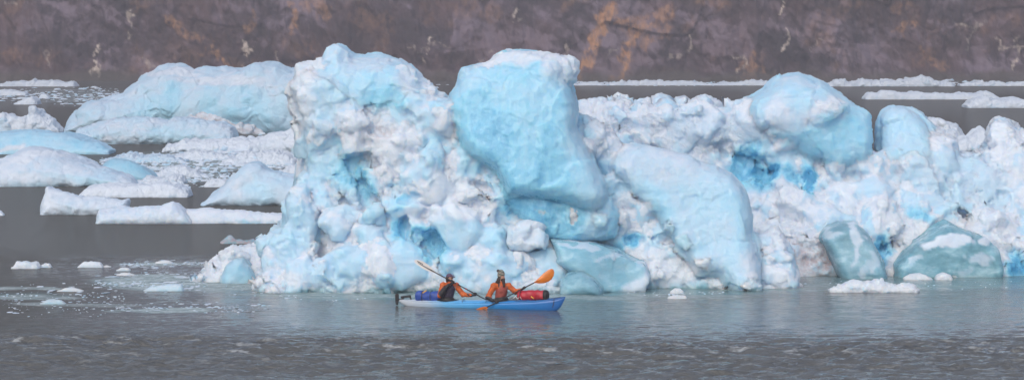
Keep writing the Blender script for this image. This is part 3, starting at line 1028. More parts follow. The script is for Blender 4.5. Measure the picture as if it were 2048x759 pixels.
# the mass that closes the pile behind the blocks
fd.cur = 0
fd.slab([(560, 600), (580, 330), (600, 200), (760, 215), (870, 205), (920, 190), (1010, 190), (1100, 220), (1165, 245), (1215, 268), (1262, 310), (1340, 330), (1430, 370), (1490, 430), (1540, 600)],
        109.0, 2.2, slope=0.22, b=0.25, rr=0.6, k=0.5, pillow=1.0)
fd.cur = 3
fd.slab([(985, 350), (1060, 380), (1150, 390), (1225, 395), (1245, 430), (1235, 478), (1180, 492), (1110, 488), (1070, 470), (1020, 430), (985, 385)], 107.5, 1.6, slope=0.15, b=0.66, rr=0.4, k=0.4, pillow=0.6)
fd.cur = 1
fd.slab(CAP, 107.4, 2.2, slope=0.20, b=0.50, rr=0.35, k=0.5, pillow=1.3)
cap_extra(fd)
fd.cur = 2
fd.slab(BOUL, 106.1, 2.3, slope=0.26, b=0.60, rr=0.25, k=0.5, pillow=0.8)
boul_extra(fd)
fd.cur = 4
fd.slab(LEAN, 107.4, 1.6, slope=0.34, b=0.38, rr=0.3, k=0.6, pillow=0.9)
# rubble fallen against the blocks
fd.cur = 0
rng = np.random.default_rng(99)
for (px, py, s_) in [(905, 285, .6), (930, 330, .6), (975, 350, .5), (1005, 405, .45), (1240, 440, .5), (1262, 400, .45), (1300, 425, .5), (1340, 455, .45), (1375, 490, .5), (1405, 530, .5),
                     (1228, 370, .4), (1222, 300, .5), (1190, 285, .5), (1500, 575, .5), (1525, 480, .4), (1515, 440, .4), (1470, 350, .35), (840, 215, .6), (760, 225, .5), (700, 240, .5), (640, 270, .6),
                     (880, 240, .5), (1080, 425, .4), (1150, 435, .45), (1200, 440, .4), (1440, 565, .5), (1180, 300, .4), (600, 300, .5), (615, 370, .5)]:
    p_ = at(px, py, 107.8)
    y_ = fd.front(p_[0], p_[2])
    if y_ is not None:
        fd.rock((p_[0], y_ + 0.5 * s_, p_[2]), s_ * rng.uniform(0.8, 1.3, 3), rng, b=rng.choice([0.05, 0.15, 0.3]), rr=rng.uniform(.4, 1), k=0.35)
fd.roughen([(2.6, 0.10, 'even'), (1.2, 0.03, 'even'), (0.6, 0.02, 'billow'), (0.28, 0.025, 'billow'), (0.18, 0.02, 'fbm')], 4)
RP = [(700, 350, 36, 46, .68, 'b'), (712, 370, 28, 34, .72, 'b'), (735, 380, 20, 30, .7, 'b'), (800, 405, 22, 14, .6, 'b'), (850, 475, 34, 22, .75, 'b'), (870, 500, 26, 26, .72, 'b'),
      (800, 460, 20, 26, .78, 'b'), (870, 260, 36, 14, .12, 'b'), (455, 510, 45, 26, .0, 'b'), (600, 555, 50, 16, .05, 'b'), (790, 285, 60, 40, .05, 'b'), (750, 262, 40, 22, .35, 'd'),
      (935, 400, 60, 40, .0, 'b'), (640, 210, 40, 60, .35, 'b'), (860, 300, 26, 40, .5, 'b'), (1165, 545, 46, 18, .02, 'b'), (1100, 590, 120, 14, .6, 't'), (860, 592, 260, 9, .8, 't'),
      (600, 590, 90, 9, .7, 't'), (690, 410, 30, 40, .3, 'b'), (900, 365, 40, 26, .1, 'b'), (840, 430, 40, 20, .1, 'b'), (560, 450, 40, 60, .45, 'b'), (655, 545, 60, 30, .4, 'b')]
ALLP = RP + [(1265, 485, 26, 14, .85, 'b'), (1225, 490, 14, 12, .7, 'b'), (1210, 280, 50, 36, .12, 'b'), (1330, 430, 40, 20, .5, 'b'), (1280, 350, 30, 40, .3, 'b'),
                  (1400, 480, 30, 30, .45, 'b'), (1330, 540, 90, 30, .0, 'b'), (1400, 586, 220, 8, .8, 't')] + [
    (600, 180, 34, 90, .14, 'b'), (770, 195, 70, 26, .66, 'b'), (740, 125, 90, 14, .32, 'b'), (665, 105, 26, 18, .34, 'b'), (830, 160, 40, 22, .28, 'b'),
    (690, 170, 50, 40, .45, 'b'),
    (1040, 118, 110, 16, .16, 'b'), (1115, 145, 30, 26, .25, 'b'), (930, 160, 40, 24, .5, 'b'), (970, 270, 60, 70, .72, 'b'), (1050, 340, 70, 60, .70, 'b'),
    (1150, 250, 30, 60, .48, 'b'), (1190, 370, 46, 60, .46, 'b'), (1060, 200, 70, 50, .55, 'b'), (1060, 412, 60, 14, .78, 'b'), (1200, 450, 40, 40, .42, 'b'),
    (1320, 330, 90, 36, .26, 'b'), (1400, 430, 50, 60, .42, 'b'), (1460, 430, 26, 80, .48, 'b'), (1440, 500, 40, 60, .36, 'b'), (1300, 380, 40, 20, .45, 'b'),
    (1505, 540, 30, 50, .24, 'b')]
fd.build('rubble_slope', ICE, parent=berg, loc=BL, patches=ALLP, snow=0.10, seed=8, mottle=0.20, blue_add=0.03,
         facets=((1.6, 0.15), (0.6, 0.06), (0.25, 0.035)), crisp=0.20,
         owners={0: ('rubble_slope', None), 1: ('peak_block', 'smooth pale blue capping block on the left peak'), 2: ('blue_boulder', 'huge smooth turquoise boulder on top of the pile'),
                 3: ('blue_wall', 'deep blue wall below the boulder'), 4: ('leaning_boulder', 'long smooth grey blue boulder leaning down to the water')})
del fd

# round white boulder
blocky([(1012, 480), (1018, 458), (1035, 445), (1060, 441), (1085, 448), (1098, 465), (1097, 490), (1082, 508), (1055, 516), (1028, 508), (1015, 495)], 106.3, 0.75, 'round_block', 0.2,
       rr=0.6, r=0.5, slope=0.25, seed=33, snow=0.1, octs=[(1.4, 0.06, 'even'), (0.4, 0.03, 'billow')], facets=((0.9, 0.20), (0.4, 0.08)), label='rounded whitish block above the front paddler')
# grey teal block in the waterline
blocky([(1098, 478), (1140, 480), (1185, 486), (1240, 500), (1300, 525), (1315, 560), (1300, 600), (1190, 600), (1150, 560), (1110, 530)], 106.7, 1.3, 'glassy_block', 0.5,
       rr=0.15, r=0.5, slope=0.3, seed=35, teal=0.6, snow=0.0, octs=[(1.8, 0.10, 'even'), (0.5, 0.03, 'billow')], patches=[(1285, 575, 40, 26, .8, 'w'), (1160, 484, 50, 6, .7, 'w'), (1220, 510, 30, 5, .6, 'w'), (1300, 530, 30, 14, .9, 'w')], facets=((1.4, .14), (.5, .05)), label='wet glassy grey blue block at the waterline')
blocky([(1118, 600), (1120, 565), (1135, 548), (1165, 545), (1190, 560), (1205, 580), (1208, 600)], 105.9, 0.8, 'glassy_block', 0.4,
       rr=0.15, r=0.6, slope=0.1, seed=36, teal=0.8, snow=0.1, octs=[(1.0, 0.06, 'even'), (0.5, 0.05, 'ridge')])
blocky([(438, 600), (440, 556), (448, 532), (466, 517), (482, 515), (498, 530), (512, 556), (522, 600)], 110.9, 0.8, 'glassy_block', 0.42,
       rr=0.15, r=0.6, slope=0.1, seed=37, teal=0.35, facets=((0.9, .14), (.4, .05)), snow=0.1, octs=[(1.0, 0.06, 'even'), (0.5, 0.05, 'ridge')])

# ------------------------------------------------------------------ second iceberg, to the right and behind
berg2 = empty('iceberg', tuple(at(1800, 555, 116.0) * [1, 1, 0]),
              'long jagged iceberg along the right edge with a big blue block on its crest', 'iceberg')
B2 = tuple(berg2.location)
RUB3 = [(1130, 620), (1140, 260), (1165, 215), (1200, 208), (1228, 198), (1250, 205), (1275, 212), (1300, 206), (1330, 212), (1342, 205), (1352, 218), (1400, 222), (1420, 208), (1450, 212), (1470, 226),
        (1490, 222), (1508, 238), (1560, 250), (1640, 290), (1740, 320), (1790, 318), (1808, 300), (1814, 270), (1830, 264), (1840, 290), (1862, 300), (1885, 282), (1905, 285), (1922, 300),
        (1930, 330), (1960, 335), (1985, 325), (2005, 308), (2022, 300), (2020, 270), (2040, 258), (2075, 268), (2120, 300), (2200, 380), (2240, 470), (2270, 620)]
Y2 = 115.0
_r = np.random.default_rng(44)
_x = np.arange(1165, 2200, 9.0)
_y = np.interp(_x, [q[0] for q in RUB3[2:-1]], [q[1] for q in RUB3[2:-1]]) + _r.normal(0, 3.2, len(_x)) + np.repeat(_r.normal(0, 4, len(_x) // 3 + 1), 3)[:len(_x)]
RUB3 = RUB3[:2] + list(zip(_x, _y)) + RUB3[-1:]
fd = Field([at(1130, 0, Y2)[0], Y2 - 3.2, -1.2], [at(2290, 0, Y2)[0], Y2 + 9.5, 9.3], 0.085)
fd.slab(RUB3, Y2 + 1.2, 2.6, r=1.0, slope=0.28, b=0.15, rr=1.0, k=0.3)
fd.slab([(1520, 620), (1530, 500), (1600, 440), (1750, 420), (1900, 440), (2000, 470), (2100, 520), (2150, 620)], Y2 - 0.2, 1.8, r=1.0, slope=0.4, b=0.1, rr=1.0, k=1.2)
rng = np.random.default_rng(25)
for (px, py, rx, rz, b_, r_) in [(1300, 260, 90, 40, .15, .9), (1400, 270, 60, 50, .25, .7), (1470, 250, 50, 40, .15, .9), (1230, 215, 36, 18, .1, .5), (1560, 300, 50, 60, .3, .7),
                                 (1650, 350, 70, 40, .15, .9), (1760, 350, 50, 36, .12, .8), (1820, 330, 50, 40, .25, .3), (1895, 342, 34, 40, .3, .3), (1850, 400, 60, 40, .3, .3),
                                 (1950, 380, 60, 50, .2, .4), (2048, 350, 34, 60, .12, .6), (2040, 420, 46, 60, .25, .4), (1700, 420, 60, 40, .2, .6), (1620, 430, 60, 40, .25, .5),
                                 (1550, 420, 50, 40, .2, .6), (1980, 460, 70, 40, .1, .8), (1880, 440, 60, 36, .15, .7), (1760, 460, 46, 44, .45, .4), (1620, 480, 60, 36, .1, .9),
                                 (1650, 530, 60, 26, .15, 1.), (1560, 470, 40, 30, .1, .9), (1820, 285, 22, 26, .15, .2), (1890, 300, 34, 30, .15, .2), (2030, 280, 26, 28, .1, .4),
                                 (1500, 360, 40, 40, .6, .5), (1360, 300, 60, 30, .2, .6)]:
    p = at(px, py, Y2 + 1)
    y = fd.front(p[0], p[2])
    if y is None:
        y = Y2 + 2
    k_ = 116 / F_PX
    fd.rock((p[0], y + 0.85 * min(rx, rz) * k_, p[2]), (rx * k_, min(rx, rz) * k_ * 1.2, rz * k_), rng, b=b_, rr=r_, k=0.3)
for (px, py, rx, rz) in ((1492, 330, 34, 52), (1540, 330, 16, 30), (1760, 490, 14, 46), (1850, 430, 20, 12), (1690, 400, 20, 14), (1800, 470, 12, 30),
                         (1450, 300, 20, 16), (1930, 420, 16, 20)):
    p = at(px, py, Y2 + 1)
    y = fd.front(p[0], p[2])
    k_ = 116 / F_PX
    fd.rock((p[0], y - 0.05, p[2]), (rx * k_, 0.6, rz * k_), rng, b=0.9, rr=0.3, k=0.3, cut=True)
fd.scatter(RUB3, Y2 + 1, 170, 0.2, 0.75, 81, blues=(0.0, 0.08, 0.18, 0.3, 0.4), cutp=0.0, k=0.12, embed=0.72)
fd.scatter(RUB3, Y2 + 1, 420, 0.1, 0.3, 82, blues=(0.0, 0.05, 0.2), rr=(0.6, 1), embed=0.55, k=0.06)
for poly, b_, r_, o_, T_ in (
        ([(1225, 222), (1300, 215), (1400, 225), (1440, 250), (1420, 320), (1330, 320), (1260, 280)], .18, .8, .3, 1.0),
        ([(1510, 265), (1560, 250), (1600, 290), (1610, 350), (1570, 370), (1540, 330)], .3, .6, .3, .8),
        ([(1795, 330), (1820, 300), (1855, 300), (1865, 335), (1840, 370), (1805, 365)], .2, .2, .3, .7),
        ([(1865, 300), (1890, 284), (1918, 296), (1930, 335), (1900, 355), (1870, 345)], .25, .2, .3, .7),
        ([(1822, 300), (1826, 268), (1840, 264), (1848, 285), (1845, 310)], .15, .2, .2, .4),
        ([(1940, 350), (1980, 335), (2010, 350), (2015, 400), (1970, 420), (1940, 395)], .25, .3, .3, .8),
        ([(2022, 330), (2045, 300), (2090, 330), (2100, 420), (2050, 450), (2010, 400)], .15, .4, .4, .9),
        ([(1700, 370), (1760, 350), (1800, 380), (1780, 420), (1720, 420)], .2, .3, .3, .8), ([(1820, 400), (1870, 380), (1910, 400), (1900, 440), (1840, 440)], .3, .3, .3, .8),
        ([(1600, 420), (1660, 400), (1700, 430), (1680, 465), (1620, 460)], .24, .4, .3, .8), ([(1520, 480), (1560, 470), (1590, 500), (1590, 560), (1530, 560)], .25, .2, .3, .6),
        ([(1540, 395), (1590, 400), (1610, 440), (1570, 460), (1530, 440)], .12, .5, .3, .7), ([(2010, 450), (2050, 430), (2100, 470), (2090, 520), (2020, 510)], .3, .4, .3, .7)):
    fd.face(poly, b_, r_, o_, T_, Y=Y2 + 1)
TOPB = [(1506, 232), (1508, 208), (1520, 196), (1542, 184), (1556, 170), (1578, 152), (1600, 147), (1616, 147), (1640, 156), (1668, 170), (1700, 184), (1728, 198), (1758, 212),
        (1770, 225), (1773, 250), (1768, 290), (1752, 330), (1690, 345), (1620, 320), (1560, 280), (1515, 260)]


def top_extra(f):
    r = np.random.default_rng(28)
    p = at(1562, 226, Y2)
    p = at(1660, 225, Y2)
    f.rock((p[0], Y2 + 2.15, p[2]), (.8, .5, .5), r, b=.06, rr=1., k=.5)


fd.cur = 2
fd.slab([(1768, 260), (1772, 235), (1782, 220), (1800, 212), (1825, 214), (1845, 226), (1862, 240), (1876, 258), (1882, 280), (1880, 330), (1820, 350), (1770, 330)], Y2 + 1.2, 1.5, slope=0.25,
        b=0.42, rr=0.3, k=0.4, pillow=0.9)
fd.cur = 1
fd.slab(TOPB, Y2 + 0.4, 2.0, slope=0.24, b=0.50, rr=0.3, k=0.6, pillow=1.0)
top_extra(fd)
fd.cur = 0
rng = np.random.default_rng(98)
for (px, py, s_) in [(1520, 265, .6), (1570, 290, .6), (1620, 320, .7), (1680, 335, .6), (1740, 330, .6), (1775, 320, .5), (1500, 240, .4), (1830, 340, .6), (1600, 420, 1.1), (1700, 400, .9),
                     (1850, 390, 1.0), (1950, 420, 1.1), (1480, 400, .8), (2075, 410, 1.0), (1760, 440, .8), (1240, 240, .8), (1400, 260, 1.0), (1320, 240, .7)]:
    p_ = at(px, py, Y2 + 1)
    y_ = fd.front(p_[0], p_[2])
    if y_ is not None:
        fd.rock((p_[0], y_ + 0.62 * s_, p_[2]), s_ * rng.uniform(0.8, 1.3, 3), rng, b=rng.choice([0.05, 0.2, 0.35]), rr=rng.uniform(.2, .8), k=0.3)
fd.roughen([(2.6, 0.15, 'even'), (1.2, 0.07, 'even'), (0.6, 0.03, 'billow'), (0.28, 0.025, 'billow'), (0.2, 0.02, 'fbm')], 6)
fd.build('rubble_slope', ICE, parent=berg2, loc=B2, seed=10, snow=0.10, mottle=0.20, blue_add=0.03, facets=((1.8, 0.20), (0.7, 0.07), (0.27, 0.04)), crisp=0.2,
         owners={0: ('rubble_slope', None), 1: ('crest_block', 'large pale turquoise block on the crest'), 2: ('crest_block', 'smaller rounded pale blue block beside the crest block')},
         patches=[(1500, 320, 36, 56, .80, 'b'), (1475, 350, 34, 30, .75, 'b'), (1530, 345, 30, 28, .95, 'b'), (1612, 362, 16, 36, .95, 'b'), (1580, 350, 20, 18, .75, 'b'),
                  (1380, 250, 40, 30, .35, 'b'), (1650, 250, 60, 60, .2, 'b'), (1762, 500, 16, 40, .85, 'b'), (1830, 435, 30, 16, .7, 'b'), (1700, 490, 20, 20, .35, 'b'),
                  (1640, 515, 75, 34, .75, 'd'), (1575, 505, 30, 22, .7, 'd'), (1860, 350, 40, 40, .3, 'b'), (1920, 340, 40, 50, .32, 'b'), (2030, 530, 34, 34, .95, 'b'),
                  (1700, 240, 60, 50, .58, 'b'), (1640, 290, 60, 30, .6, 'b'), (1562, 226, 40, 34, .2, 'b'), (1660, 215, 36, 16, .08, 'b'), (1600, 165, 50, 14, .34, 'b'), (1980, 370, 40, 50, .3, 'b'), (1430, 260, 100, 40, .2, 'b')])
del fd

blocky([(1645, 480), (1660, 458), (1690, 446), (1722, 448), (1742, 468), (1758, 492), (1776, 525), (1790, 600), (1700, 600), (1680, 555), (1665, 520)], Y2 - 2.0, 1.4, 'glassy_block', 0.4,
       rr=0.15, r=0.5, slope=0.25, seed=55, parent=berg2, loc=B2, teal=0.8, snow=0.2, h=0.085, octs=[(2.0, 0.10, 'even'), (0.5, 0.03, 'billow')], patches=[(1712, 480, 12, 50, .75, 'w'), (1740, 530, 10, 30, .5, 'w'), (1668, 470, 20, 10, .5, 'w')], facets=((1.4, .16), (.5, .06)),
       label='grey green glassy slab standing at the waterline')
blocky([(1786, 600), (1790, 530), (1812, 506), (1835, 490), (1870, 466), (1905, 448), (1940, 462), (1985, 474), (2012, 500), (2022, 540), (2018, 600)], Y2 - 1.4, 1.5, 'glassy_block', 0.45,
       rr=0.15, r=0.5, slope=0.3, seed=57, parent=berg2, loc=B2, teal=0.9, snow=0.2, h=0.085, octs=[(2.0, 0.12, 'even'), (0.5, 0.03, 'billow')], facets=((1.5, .18), (.55, .07)),
       patches=[(1890, 486, 55, 14, .95, 'w'), (1960, 520, 30, 12, .7, 'w'), (1830, 520, 14, 8, .6, 'w'), (1975, 480, 20, 10, .8, 'w'), (1930, 545, 24, 6, .5, 'w'), (1855, 500, 12, 6, .6, 'w')],
       label='dark teal glassy block streaked with white at the waterline')

# white crusts lying on the teal block belong to the berg
blocky([(1840, 492), (1870, 474), (1905, 462), (1940, 478), (1930, 492), (1900, 500), (1880, 508), (1855, 500)], Y2 - 1.15, 0.5, 'snow_crust', 0.03, rr=1.0, r=0.4, slope=0.5, seed=58,
       parent=berg2, loc=B2, h=0.07, octs=[(1.0, 0.10, 'billow'), (0.4, 0.06, 'billow')])


# ------------------------------------------------------------------ free floating bergs and floes
def floe(prof, py_base, name, label, cat, b=0.2, depth=1.0, slope=0.35, r=0.5, rr=0.6, group=None, patches=(), seed=1, snow=0.2, teal=None, dirt=None,
         rocks=0, mott=0.08, res=1.9, rough=1.0, blues=(0.0, 0.1, 0.3), ragged=0.8):
    """prof: top outline left to right in photo pixels; py_base: row of the waterline of its front"""
    if ragged:
        rg_ = np.random.default_rng(seed)
        xs_ = np.arange(prof[0][0], prof[-1][0], 5.0)
        ys_ = np.interp(xs_, [q[0] for q in prof], [q[1] for q in prof])
        env = np.clip((py_base - ys_) / 8.0, 0.2, 1) * (1 if len(xs_) > 6 else 0.3)
        jit = rg_.normal(0, 1, len(xs_)) * 0.6 + np.interp(xs_, xs_[::5], rg_.normal(0, 1.3, len(xs_[::5])))
        prof = [(a, min(b_ + j * ragged * e, py_base - 1)) for a, b_, j, e in zip(xs_, ys_, jit, env)] + [prof[-1]]
    Y = ybase(py_base)
    k_ = Y / F_PX                      # metres per photo pixel
    h = res * k_
    x0, x1 = prof[0][0], prof[-1][0]
    hpx = py_base - min(p[1] for p in prof)
    poly = [(x0, py_base + 6)] + list(prof) + [(x1, py_base + 6)]
    P = np.array([at(px, py, Y) for px, py in prof])
    size = P[:, 2].max()
    T = max(depth * size, 3 * h)
    lo = [P[:, 0].min() - 5 * h, Y - 5 * h, -min(0.5, 8 * k_) - 2 * h]
    hi = [P[:, 0].max() + 5 * h, Y + 2 * T + slope * size + 5 * h, size + 5 * h]
    f = Field(lo, hi, h)
    rad = min(T * 0.95, max(r * size, 2 * h))
    # shear the depth with height, round the shoulders
    f.slab(poly, Y, T, r=rad, slope=slope, b=b, rr=rr, k=h)
    if rocks:
        f.scatter(poly, Y, rocks, size * 0.08, size * 0.25, seed + 5, blues=blues, k=h * 2)
    s_ = size * rough
    f.roughen([(s_ * 0.9, s_ * 0.05, 'even'), (s_ * 0.45, s_ * 0.06, 'billow'), (max(s_ * 0.2, 3 * h), s_ * 0.045, 'billow'), (max(s_ * 0.1, 2.2 * h), s_ * 0.02, 'billow')], seed, base=0.1)
    mid = at(0.5 * (x0 + x1), py_base, Y)
    loc = (mid[0], Y + T, 0)
    o = f.build(name, ICE if Y < 150 else ICE_FAR, loc=loc, patches=patches, snow=snow, seed=seed, mottle=mott, teal=teal, dirt=dirt, pscale=max(1, Y / 110),
                facets=((max(size * 0.6, 5 * h), size * 0.015), (max(size * 0.25, 4 * h), size * 0.02)))
    return tag(o, label, cat, group)


G_B = 'icebergs in the background on the left'
floe([(118, 262), (135, 240), (165, 212), (182, 207), (205, 203), (235, 186), (268, 160), (285, 145), (303, 133), (325, 127), (345, 131), (372, 138), (392, 136), (420, 143), (455, 150), (483, 150),
      (505, 141), (530, 138), (548, 134), (575, 143), (600, 140), (640, 165), (680, 200), (700, 262)], 268, 'iceberg', 'large pale blue iceberg with a long sloping ridge far behind on the left', 'iceberg',
     b=0.36, depth=0.6, slope=0.35, r=0.5, rr=0.55, seed=101, snow=0.12, rough=0.9,
     patches=[(340, 190, 26, 40, .55, 'b'), (300, 220, 40, 40, .5, 'b'), (420, 200, 20, 50, .5, 'b'), (480, 210, 40, 60, .52, 'b'), (350, 140, 60, 10, .15, 'b'), (520, 220, 30, 40, .5, 'b'), (440, 160, 120, 10, .22, 'b')])
floe([(135, 285), (150, 262), (190, 246), (235, 237), (290, 237), (330, 244), (345, 238), (372, 240), (400, 243), (440, 247), (462, 256), (470, 285)], 289, 'iceberg',
     'low rounded light blue iceberg in front of the far ridge berg', 'iceberg', b=0.30, depth=0.9, slope=0.5, r=0.6, seed=103, snow=0.1, group=None,
     patches=[(340, 265, 60, 16, .42, 'b'), (180, 280, 60, 8, .1, 'b')])
floe([(355, 240), (375, 224), (400, 217), (430, 218), (450, 228), (480, 240), (505, 246), (520, 262)], 268, 'ice_chunk', 'dirty grey and white ice heap between the two blue bergs', 'ice chunk', b=0.12, dirt=0.5, seed=105, rr=1.0, rocks=20, depth=0.8)
floe([(318, 300), (330, 288), (380, 284), (440, 282), (490, 276), (530, 272), (560, 262), (590, 256), (640, 262), (650, 300)], 305, 'ice_floe', 'long lilac grey floe with a crumbly right end behind the main iceberg', 'ice floe',
     b=0.10, seed=107, rr=0.8, rocks=24, depth=1.2, snow=0.1)
floe([(-40, 262), (-20, 235), (0, 224), (15, 228), (30, 236), (52, 232), (58, 222), (72, 222), (78, 234), (98, 240), (110, 252), (120, 262)], 266, 'ice_chunk', 'lumpy white ice at the left edge beside the far ridge berg', 'ice chunk',
     b=0.08, seed=109, rr=0.9, rocks=16, depth=1.0)
floe([(-60, 300), (-30, 270), (20, 264), (70, 266), (110, 272), (150, 280), (190, 290), (215, 302)], 309, 'ice_floe', 'smooth flat sky blue floe reaching in from the left edge', 'ice floe', b=0.48, rr=0.25, seed=111, snow=0.0, depth=1.6, slope=0.9,
     patches=[(30, 300, 40, 6, .1, 'b')])
floe([(-80, 370), (-50, 330), (0, 316), (20, 310), (45, 303), (70, 306), (110, 312), (150, 322), (185, 335), (220, 345), (245, 355), (262, 370)], 374, 'iceberg', 'broad smooth white and blue iceberg at the left edge', 'iceberg',
     b=0.28, depth=1.3, slope=0.8, r=0.7, rr=0.3, seed=113, snow=0.12, patches=[(190, 352, 50, 14, .42, 'b'), (70, 310, 60, 8, .05, 'b'), (40, 360, 60, 14, .12, 'b')])
floe([(195, 330), (215, 318), (240, 322), (262, 328), (285, 338), (302, 352), (308, 362)], 364, 'ice_chunk', 'grey blue hump of clear ice beside the broad left berg', 'ice chunk', b=0.45, teal=0.25, seed=115, rr=0.2, snow=0.0, depth=1.0)
floe([(155, 390), (172, 376), (205, 372), (260, 370), (320, 369), (352, 373), (370, 382), (376, 392)], 395, 'ice_floe', 'flat oblong white floe in front of the broad left berg', 'ice floe', b=0.10, seed=117, rr=0.6, depth=1.8, slope=0.6)
floe([(398, 408), (430, 378), (455, 352), (475, 333), (495, 326), (510, 328), (530, 342), (555, 350), (580, 356), (620, 362), (640, 408)], 412, 'iceberg', 'pale grey blue wedge shaped iceberg just left of the main berg', 'iceberg',
     b=0.27, seed=119, rr=0.3, depth=0.8, slope=0.45, r=0.35, snow=0.0, patches=[(520, 385, 40, 20, .38, 'b')])
floe([(76, 410), (80, 395), (76, 378), (85, 373), (110, 381), (140, 388), (165, 396), (195, 398), (220, 400), (235, 404), (248, 402), (248, 425)], 430, 'ice_floe', 'tilted white slab of ice with a raised pointed left end', 'ice floe',
     b=0.14, seed=121, rr=0.35, depth=0.8, slope=0.5, snow=0.0, patches=[(190, 415, 40, 10, .2, 'b')])
floe([(187, 440), (189, 426), (220, 422), (260, 417), (295, 414), (318, 414), (334, 407), (345, 405), (358, 418), (370, 428), (382, 442)], 448, 'ice_floe', 'jagged white slab with a small triangular peak', 'ice floe',
     b=0.12, seed=123, rr=0.4, depth=0.8, slope=0.4, snow=0.0)
floe([(360, 440), (366, 424), (400, 420), (450, 422), (500, 426), (550, 428), (590, 432), (600, 444)], 447, 'ice_floe', 'long flat pale slab touching the left foot of the main berg', 'ice floe', b=0.2, seed=125, rr=0.4, depth=1.2, slope=0.6,
     patches=[(520, 440, 60, 8, .4, 'b')])
floe([(556, 345), (570, 334), (590, 332), (600, 326), (625, 330), (640, 348)], 352, 'ice_chunk', 'small white lump wedged against the left side of the main berg', 'ice chunk', b=0.05, seed=127, rr=0.9, rocks=8)
floe([(-30, 432), (-10, 420), (0, 420), (6, 428)], 431, 'ice_chunk', 'tip of a white chunk at the left edge', 'ice chunk', b=0.1, seed=128)
floe([(440, 484), (455, 474), (462, 472), (468, 480), (490, 481), (505, 478), (520, 484)], 487, 'ice_chunk', 'dark clear fragment awash left of the main berg', 'ice chunk', b=0.4, teal=0.9, dirt=0.8, seed=129, snow=0.0, depth=0.6)

# flat floes that close the brash field
for prof, pb, sd_, lab, bb in (
        ([(205, 322), (240, 312), (300, 310), (340, 313), (372, 322)], 324, 301, 'flat bluish plate of ice behind the grey blue hump', .4),
        ([(322, 318), (360, 306), (400, 304), (440, 308), (470, 318)], 320, 302, 'low ragged floe below the light blue iceberg', .12),
        ([(440, 326), (470, 312), (500, 308), (545, 304), (565, 308), (585, 318), (592, 328)], 330, 303, 'crumbly white floe left of the tall pillar of the main berg', .08),
        ([(300, 350), (330, 338), (365, 336), (392, 344), (402, 352)], 354, 304, 'ragged white floe in the middle of the brash field', .1),
        ([(265, 366), (300, 354), (345, 352), (368, 364)], 368, 305, 'flat thin floe right behind the oblong white floe', .2),
        ([(408, 372), (425, 362), (450, 358), (462, 370)], 374, 306, 'small white floe at the left tip of the wedge berg', .08),
        ([(520, 300), (545, 290), (590, 284), (640, 300)], 303, 307, 'white heap beside the right end of the lilac floe', .06)):
    floe(prof, pb, 'ice_floe', lab, 'ice floe', b=bb, seed=sd_, rr=1.0, depth=1.6, slope=0.6, ragged=2.0, rocks=10, res=1.5)

# far side floes
floe([(-20, 172), (10, 164), (50, 163), (90, 160), (105, 158), (120, 163), (146, 165), (150, 171)], 173, 'ice_floe', 'far strip of white ice at the foot of the rock wall on the left', 'ice floe', b=0.08, seed=131, rr=0.9, depth=2.0, ragged=2.0, res=1.2)
floe([(-20, 190), (0, 180), (20, 181), (45, 182), (52, 188)], 191, 'ice_floe', 'thin far floe at the left edge behind the lumpy white ice', 'ice floe', b=0.1, seed=132, depth=2.0, res=1.2, ragged=1.5)
floe([(26, 208), (45, 200), (62, 196), (70, 200), (73, 208)], 209, 'ice_floe', 'small far floe with a peak on its right end', 'ice floe', b=0.1, seed=133, depth=2.0, res=1.2, ragged=1.5)
floe([(76, 196), (82, 187), (92, 189), (98, 195)], 197, 'ice_chunk', 'tiny far white chunk left of the ridge berg', 'ice chunk', b=0.05, seed=134, depth=1.5, res=1.2)
floe([(1135, 170), (1160, 164), (1180, 160), (1190, 163), (1230, 166), (1262, 163), (1300, 162), (1345, 163), (1380, 160), (1400, 164), (1430, 170)], 171, 'ice_floe', 'far white ice strip along the rock wall right of the blue boulder', 'ice floe', b=0.1, seed=135, depth=2.0, res=1.2, rr=1.0, ragged=2.2)
floe([(1425, 170), (1450, 164), (1480, 163), (1500, 160), (1520, 163), (1560, 166), (1580, 170)], 171, 'ice_floe', 'short far ice strip just left of the crest block', 'ice floe', b=0.1, seed=136, depth=2.0, res=1.2, rr=1.0, ragged=2.2)
floe([(1650, 171), (1680, 162), (1720, 163), (1770, 165), (1800, 163), (1815, 156), (1832, 154), (1848, 149), (1860, 155), (1880, 162), (1905, 168), (1910, 172)], 173, 'ice_floe', 'far ice strip with a crumbly hump right of the crest block', 'ice floe', b=0.1, seed=137, depth=1.6, res=1.2, rr=1.0, ragged=2.2)
floe([(1920, 170), (1950, 163), (1990, 162), (2025, 160), (2055, 164), (2100, 171)], 172, 'ice_floe', 'far ice strip at the right edge below the rock wall', 'ice floe', b=0.1, seed=138, depth=1.8, res=1.2, rr=1.0, ragged=2.2)
floe([(1732, 196), (1740, 184), (1780, 183), (1810, 186), (1840, 185), (1880, 188), (1920, 187), (1958, 189), (1972, 183), (1990, 188), (2002, 196)], 199, 'ice_floe', 'long flat lilac floe behind the right berg', 'ice floe', b=0.1, seed=139, depth=2.0, res=1.3, ragged=1.5)
floe([(1936, 212), (1945, 202), (1975, 193), (2005, 198), (2048, 199), (2100, 205), (2110, 214)], 216, 'ice_floe', 'flat floe at the right edge overlapping the long one', 'ice floe', b=0.12, seed=140, depth=2.0, res=1.3, ragged=1.5)
floe([(1850, 280), (1860, 250), (1868, 238), (1885, 240), (1905, 250), (1920, 258), (1932, 276)], 281, 'ice_chunk', 'white snowy chunk behind the small crest block', 'ice chunk', b=0.08, seed=141, rr=0.8, rocks=10, res=1.4)
floe([(1905, 300), (1915, 288), (1945, 276), (1962, 262), (1975, 258), (1988, 268), (2015, 280), (2032, 302)], 306, 'ice_chunk', 'white peaked chunk floating behind the right berg', 'ice chunk', b=0.1, seed=142, rr=0.7, rocks=10, res=1.4)
